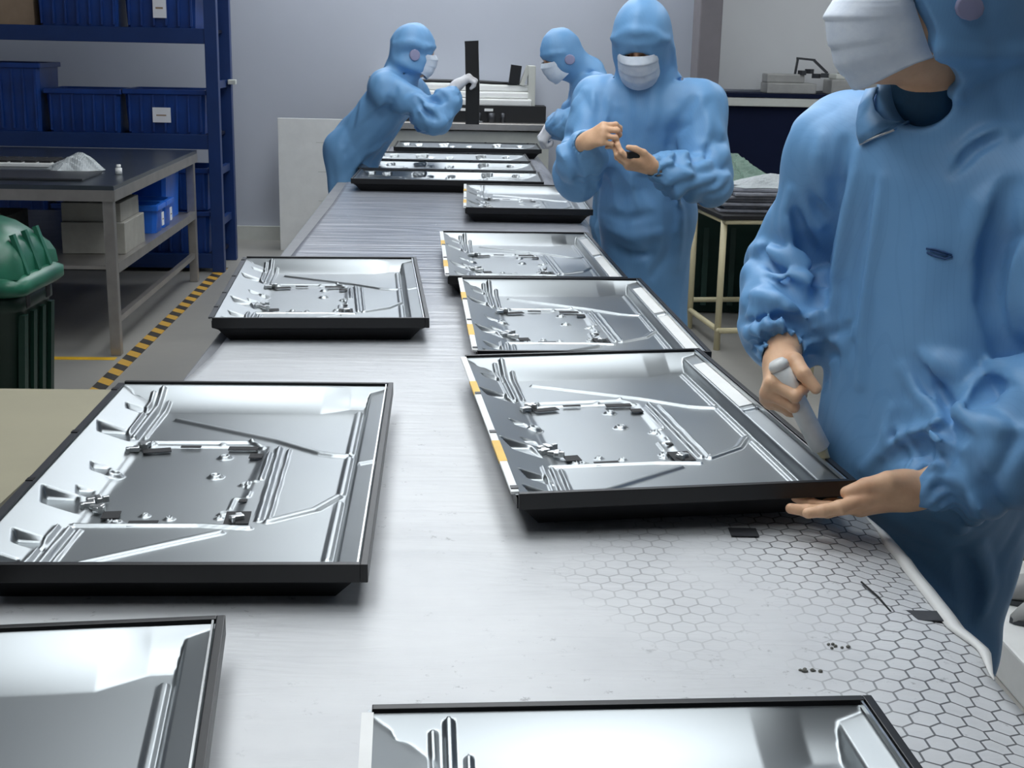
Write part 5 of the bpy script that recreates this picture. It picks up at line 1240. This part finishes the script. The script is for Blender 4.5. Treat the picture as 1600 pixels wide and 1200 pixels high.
VALLEYS3 = [[(-0.85, 7.0519, 1.1136, 0.0275), (-0.869, 7.0385, 1.0623, 0.028), (-0.8885, 7.0362, 1.0105, 0.0275), (-0.9085, 7.0396, 0.9583, 0.0229), (-0.9273, 7.0421, 0.9071, 0.0182)],
    [(-0.6357, 6.8522, 1.2029, 0.0169), (-0.6486, 6.8509, 1.1597, 0.0202), (-0.6632, 6.8756, 1.1157, 0.0234), (-0.6944, 6.9627, 1.0782, 0.026), (-0.7309, 6.9782, 1.0582, 0.026), (-0.7685, 6.9894, 1.0351, 0.026), (-0.8043, 7.001, 1.0086, 0.0234), (-0.8387, 7.0133, 0.9799, 0.0202), (-0.8734, 7.0262, 0.9509, 0.0169)],
    [(-0.5462, 6.8126, 1.1354, 0.0169), (-0.5527, 6.8145, 1.1017, 0.0212), (-0.5596, 6.8307, 1.0681, 0.0256), (-0.609, 7.2123, 0.9888, 0.0256), (-0.6287, 7.1928, 0.9641, 0.0212), (-0.6493, 7.1854, 0.9388, 0.0169)],
    [(-0.7298, 6.9847, 1.025, 0.0169), (-0.7599, 6.9948, 0.9973, 0.0212), (-0.79, 7.0057, 0.9695, 0.0256), (-0.8203, 7.0166, 0.9413, 0.026), (-0.85, 7.0277, 0.9122, 0.0256), (-0.8784, 7.0361, 0.8837, 0.0212), (-0.9074, 7.0423, 0.8543, 0.0169)],
    [(-0.4372, 6.8126, 1.1486, 0.0143), (-0.4271, 6.8169, 1.1527, 0.018), (-0.4167, 6.8193, 1.1563, 0.0216), (-0.4059, 6.8182, 1.161, 0.022), (-0.3947, 6.8173, 1.1663, 0.0216), (-0.3837, 6.8155, 1.1723, 0.018), (-0.3724, 6.8151, 1.1784, 0.0143)],
    [(-0.5115, 6.8215, 1.1606, 0.0143), (-0.4982, 6.8109, 1.1402, 0.018), (-0.4847, 6.8024, 1.1203, 0.0216), (-0.4711, 6.7928, 1.1019, 0.022), (-0.4525, 6.7809, 1.0884, 0.0216), (-0.4316, 6.7697, 1.0779, 0.018), (-0.4095, 6.7636, 1.0664, 0.0143)],
    [(-0.7021, 7.1291, 0.8966, 0.0169), (-0.7281, 7.1362, 0.8663, 0.0212), (-0.7535, 7.1408, 0.8367, 0.0256), (-0.7773, 7.1344, 0.8082, 0.026), (-0.7986, 7.1253, 0.7784, 0.0256), (-0.8179, 7.1137, 0.7472, 0.0212), (-0.8376, 7.0993, 0.7167, 0.0169)],
    [(-0.6397, 6.9672, 1.3729, 0.013), (-0.6081, 6.9539, 1.3765, 0.0163), (-0.5783, 6.95, 1.38, 0.0197), (-0.5495, 6.9518, 1.3825, 0.02), (-0.5215, 6.9589, 1.3786, 0.0197), (-0.4936, 6.9707, 1.3718, 0.0163), (-0.4655, 6.9933, 1.3646, 0.013)],
    [(-0.6237, 6.9558, 1.2926, 0.013), (-0.6062, 6.9595, 1.2837, 0.0163), (-0.5886, 6.9664, 1.2755, 0.0197), (-0.5702, 6.9744, 1.269, 0.02), (-0.5516, 6.9861, 1.264, 0.0197), (-0.5319, 6.9996, 1.2596, 0.0163), (-0.5121, 7.0235, 1.2549, 0.013)]]
PATCH1 = [(0.6499, 1.9269, 1.5058), (0.6485, 1.9277, 1.4971), (0.6416, 1.9269, 1.4905), (0.6315, 1.9258, 1.4879), (0.6208, 1.9243, 1.49), (0.6123, 1.9227, 1.4961), (0.6082, 1.9211, 1.5047), (0.6095, 1.9198, 1.5133), (0.616, 1.9192, 1.5197), (0.6259, 1.9199, 1.5223), (0.6367, 1.9219, 1.5203), (0.6456, 1.9248, 1.5143)]
PATCH3 = [(-0.5078, 6.9669, 1.3714), (-0.5111, 6.9656, 1.3568), (-0.5207, 6.962, 1.346), (-0.5338, 6.9574, 1.3419), (-0.547, 6.9532, 1.3457), (-0.5568, 6.9513, 1.3563), (-0.5606, 6.9515, 1.3708), (-0.5572, 6.9532, 1.3853), (-0.5476, 6.9556, 1.3959), (-0.5344, 6.9585, 1.3999), (-0.5217, 6.9615, 1.3959), (-0.5117, 6.9648, 1.3853)]
PATCH4 = [(0.2988, 7.2581, 1.3628), (0.2954, 7.2571, 1.3491), (0.2853, 7.2546, 1.3389), (0.2712, 7.2514, 1.3349), (0.2569, 7.2482, 1.3382), (0.2463, 7.2448, 1.3479), (0.2422, 7.243, 1.3613), (0.2458, 7.2419, 1.3746), (0.2561, 7.2438, 1.3848), (0.2697, 7.2481, 1.3891), (0.2839, 7.2531, 1.3859), (0.2946, 7.2568, 1.3763)]
MARK1 = [[(0.6149, 1.9645, 1.1594), (0.6252, 1.9564, 1.1598), (0.6368, 1.9488, 1.1574), (0.6472, 1.9432, 1.1537)], [(0.6162, 1.9636, 1.1538), (0.6269, 1.9553, 1.1496), (0.6394, 1.9473, 1.1473), (0.6482, 1.9426, 1.152)], [(0.6199, 1.9605, 1.1572), (0.6322, 1.9518, 1.154), (0.6423, 1.9457, 1.1523)]]
FLAP1 = [(0.5532, 2.0795, 1.3893), (0.5487, 2.0864, 1.3715), (0.5506, 2.0753, 1.3559), (0.5588, 2.0543, 1.3437), (0.5753, 2.0425, 1.341), (0.5919, 2.0479, 1.3395), (0.6067, 2.0529, 1.3422), (0.5535, 2.1498, 1.3837), (0.5352, 2.1123, 1.3576), (0.5283, 2.0932, 1.3339), (0.5273, 2.0807, 1.3163), (0.5299, 2.0709, 1.3039), (0.5465, 2.0584, 1.3149), (0.57, 2.0343, 1.3285)]
w1, org1, T1, suit1 = person('nearest worker in blue hooded suit and white mask gluing a panel', J1, (-.965, -.13, -.20), H1, .0045, .0024, extra=extra1, sleeve=1.06, hood_k=1.0, fold=1.0, ring=False, patch=PATCH1, torso_r=(.112, .118), hw=.055, opening=(.120, .10, .105), open_off=(0, .062, -.035))

us = Shape(); us.u(cone((.620, 2.065, 1.43), (.655, 2.095, 1.36), .056, .062)); us.u(cone((.645, 2.088, 1.37), (.66, 2.10, 1.30), .064, .070), .03)
v, q = surface_nets(us, .006); mesh_obj('undershirt', v - org1, q, M['teal'], w1)['label'] = 'dark teal shirt collar showing at the throat'

for seg in MARK1: MB().tube([tuple(np.array(p) - org1) for p in seg], .0016, 5).build('stitched_mark', M['thread'], suit1)
fl_ = mesh_obj('collar_flap', [tuple(np.array(p) - org1) for p in FLAP1], [(i, i + 1, i + 8, i + 7) for i in range(6)], M['suit'], suit1)
sm_ = fl_.modifiers.new('thickness', 'SOLIDIFY'); sm_.thickness = .003
fe = MB().tube([tuple(np.array(p) - org1) for p in FLAP1[7:]], .0018, 6).build('white_piping', M['white_plastic'], suit1)

# ---- standing worker with bare hands
F2 = unit([-.25, -.97, 0])
J2 = dict(head=(.402, 4.49, 1.448), neck=(.445, 4.58, 1.315), shR=(.275, 4.60, 1.250), shL=(.610, 4.52, 1.250), elR=(.205, 4.50, 1.015), elL=(.640, 4.40, 1.005),
          wrR=(.215, 4.30, 1.135), wrL=(.445, 4.27, 1.065), pelvis=(.465, 4.66, .86), knR=(.415, 4.68, .46), knL=(.52, 4.64, .46), anR=(.41, 4.70, .085), anL=(.53, 4.68, .085), facing=F2)
H2 = [dict(wrist=(.219, 4.285, 1.142), y=unit([.55, -.55, .35]), z=unit([-.55, -.55, .35]), side=1, curls=PINCH, fore=(.21, 4.38, 1.09), thumb=[(.020, .018, -.010), (.040, .045, -.026), (.040, .075, -.045), (.030, .092, -.060)]),
      dict(wrist=(.432, 4.262, 1.072), y=unit([-.93, -.25, .10]), z=unit([.0, -.55, -.80]), side=-1, curls=[(30, 35, 20), (34, 40, 22), (38, 44, 24), (42, 46, 26)], fore=(.50, 4.30, 1.045))]
w2, org2, T2, suit2 = person('standing worker in blue suit looking down at small part in bare hands', J2, (-.22, -.84, -.52), H2, .0075, .0034, sleeve=1.08, fold=1.3, hood_k=1.04, brows=False, hw=.055, torso_r=(.108, .112), extra=lambda su, T, J, fr: lay_folds(su, RIDGES2, VALLEYS2, .016, .014))
for lb, c, ax in (('small black part resting in the palm of the standing worker', (.365, 4.225, 1.108), .5),):
    o = MB().box((0, 0, 0), (.045, .03, .022), bev=.005).box((.016, .012, .010), (.018, .016, .016), bev=.003).build('black_part', M['black'], None, c, ax); tag(o, lb, 'part')

# ---- worker leaning over the far left of the table
F3 = unit([.92, -.38, 0])
J3 = dict(head=(-.545, 7.06, 1.380), neck=(-.635, 7.12, 1.262), shR=(-.685, 6.97, 1.205), shL=(-.60, 7.28, 1.205), elR=(-.415, 6.86, 1.055), elL=(-.50, 7.50, 1.02),
          wrR=(-.330, 6.93, 1.205), wrL=(-.50, 7.33, 1.09), pelvis=(-.895, 7.26, .86), knR=(-.93, 7.17, .46), knL=(-.93, 7.36, .46), anR=(-.97, 7.16, .085), anL=(-.97, 7.38, .085), facing=F3)
H3 = [dict(wrist=(-.320, 6.935, 1.222), y=unit([.75, .05, .55]), z=unit([-.50, -.20, .80]), side=1, curls=[(50, 60, 30), (56, 64, 32), (60, 68, 34), (64, 70, 36)], fore=(-.36, 6.90, 1.15)),
      dict(wrist=(-.496, 7.318, 1.092), y=unit([.95, -.1, -.12]), z=unit([0, .3, .95]), side=-1, curls=FIST, fore=(-.50, 7.40, 1.06))]
w3, org3, T3, suit3 = person('worker leaning over the table on the left lifting a black strip', J3, (.93, .22, -.25), H3, .009, .004, gloves=True, fold=1.3, brows=False, extra=lambda su, T, J, fr: lay_folds(su, RIDGES3, VALLEYS3, .02, .018), sleeve=1.12, patch=PATCH3)
sb = MB().loft([[(-.035, 0, -.02), (.035, 0, -.02), (.035, .012, -.02), (-.035, .012, -.02)], [(-.036, .0, .15), (.034, 0, .15), (.034, .016, .15), (-.036, .016, .15)],
                [(-.042, .0, .36), (.026, 0, .36), (.026, .012, .36), (-.042, .012, .36)], [(-.045, .0, .395), (.026, 0, .40), (.026, .008, .40), (-.045, .008, .395)]], smooth=False)
o = sb.build('black_strip', M['black_matte'], None, (-.235, 6.93, 1.05), -.1); tag(o, 'long black strip held upright by the leaning worker', 'strip')

# ---- worker behind, head bowed, far right of the table
F4 = unit([-.93, -.35, 0])
J4 = dict(head=(.225, 7.34, 1.378), neck=(.385, 7.40, 1.285), shR=(.40, 7.56, 1.215), shL=(.43, 7.24, 1.205), elR=(.29, 7.60, 1.0), elL=(.30, 7.18, 1.03),
          wrR=(.185, 7.42, 1.00), wrL=(.185, 7.22, 1.01), pelvis=(.56, 7.45, .86), knR=(.52, 7.54, .46), knL=(.54, 7.36, .46), anR=(.56, 7.56, .085), anL=(.58, 7.36, .085), facing=F4)
H4 = [dict(wrist=(.178, 7.412, .995), y=unit([-.6, -.45, -.62]), z=unit([-.6, 0, .75]), side=1, curls=PINCH, fore=(.24, 7.5, 1.0)),
      dict(wrist=(.178, 7.222, 1.002), y=unit([-.55, .15, -.80]), z=unit([-.75, -.35, .5]), side=-1, curls=PINCH, fore=(.25, 7.2, 1.02))]
w4, org4, T4, suit4 = person('worker with bowed head half hidden behind the standing worker', J4, (-.80, -.32, -.52), H4, .009, .004, gloves=True, fold=1.5, brows=False, sleeve=1.05, patch=PATCH4)

# ---- glue tube in the near worker's fist
tb = empty('glue_tube', (.508, 2.01, .805), 0, 'white translucent glue tube held against the panel edge', 'tube')
def tube_mat2():
    t = NT('frosted_tube'); v = t.obj()
    t.set(**{'Base Color': t.ramp(t.noise(v, 30, 3), [(.3, srgb(206, 208, 206)), (.7, srgb(226, 227, 226))]), 'Roughness': .35})
    t.b.inputs['Subsurface Weight'].default_value = .3; t.b.inputs['Subsurface Radius'].default_value = (.02, .02, .02); return t.m
M['tube'] = tube_mat2()
top = V3(.420, 2.022, .960) - V3(.508, 2.01, .805); dT = unit(top)
MB().tube([dT * .026, dT * .030, dT * .14, np.array(top)], [.0115, .0160, .0158, .0150], 20).build('barrel', M['tube'], tb)
MB().tube([np.array(top) - dT * .004, np.array(top) + dT * .004, np.array(top) + dT * .010], [.0162, .0162, .012], 20).build('cap', M['tube'], tb)
MB().tube([dT * .002, dT * .016, dT * .028], [.0055, .0075, .0105], 16).build('nozzle', M['beige_pipe'], tb)
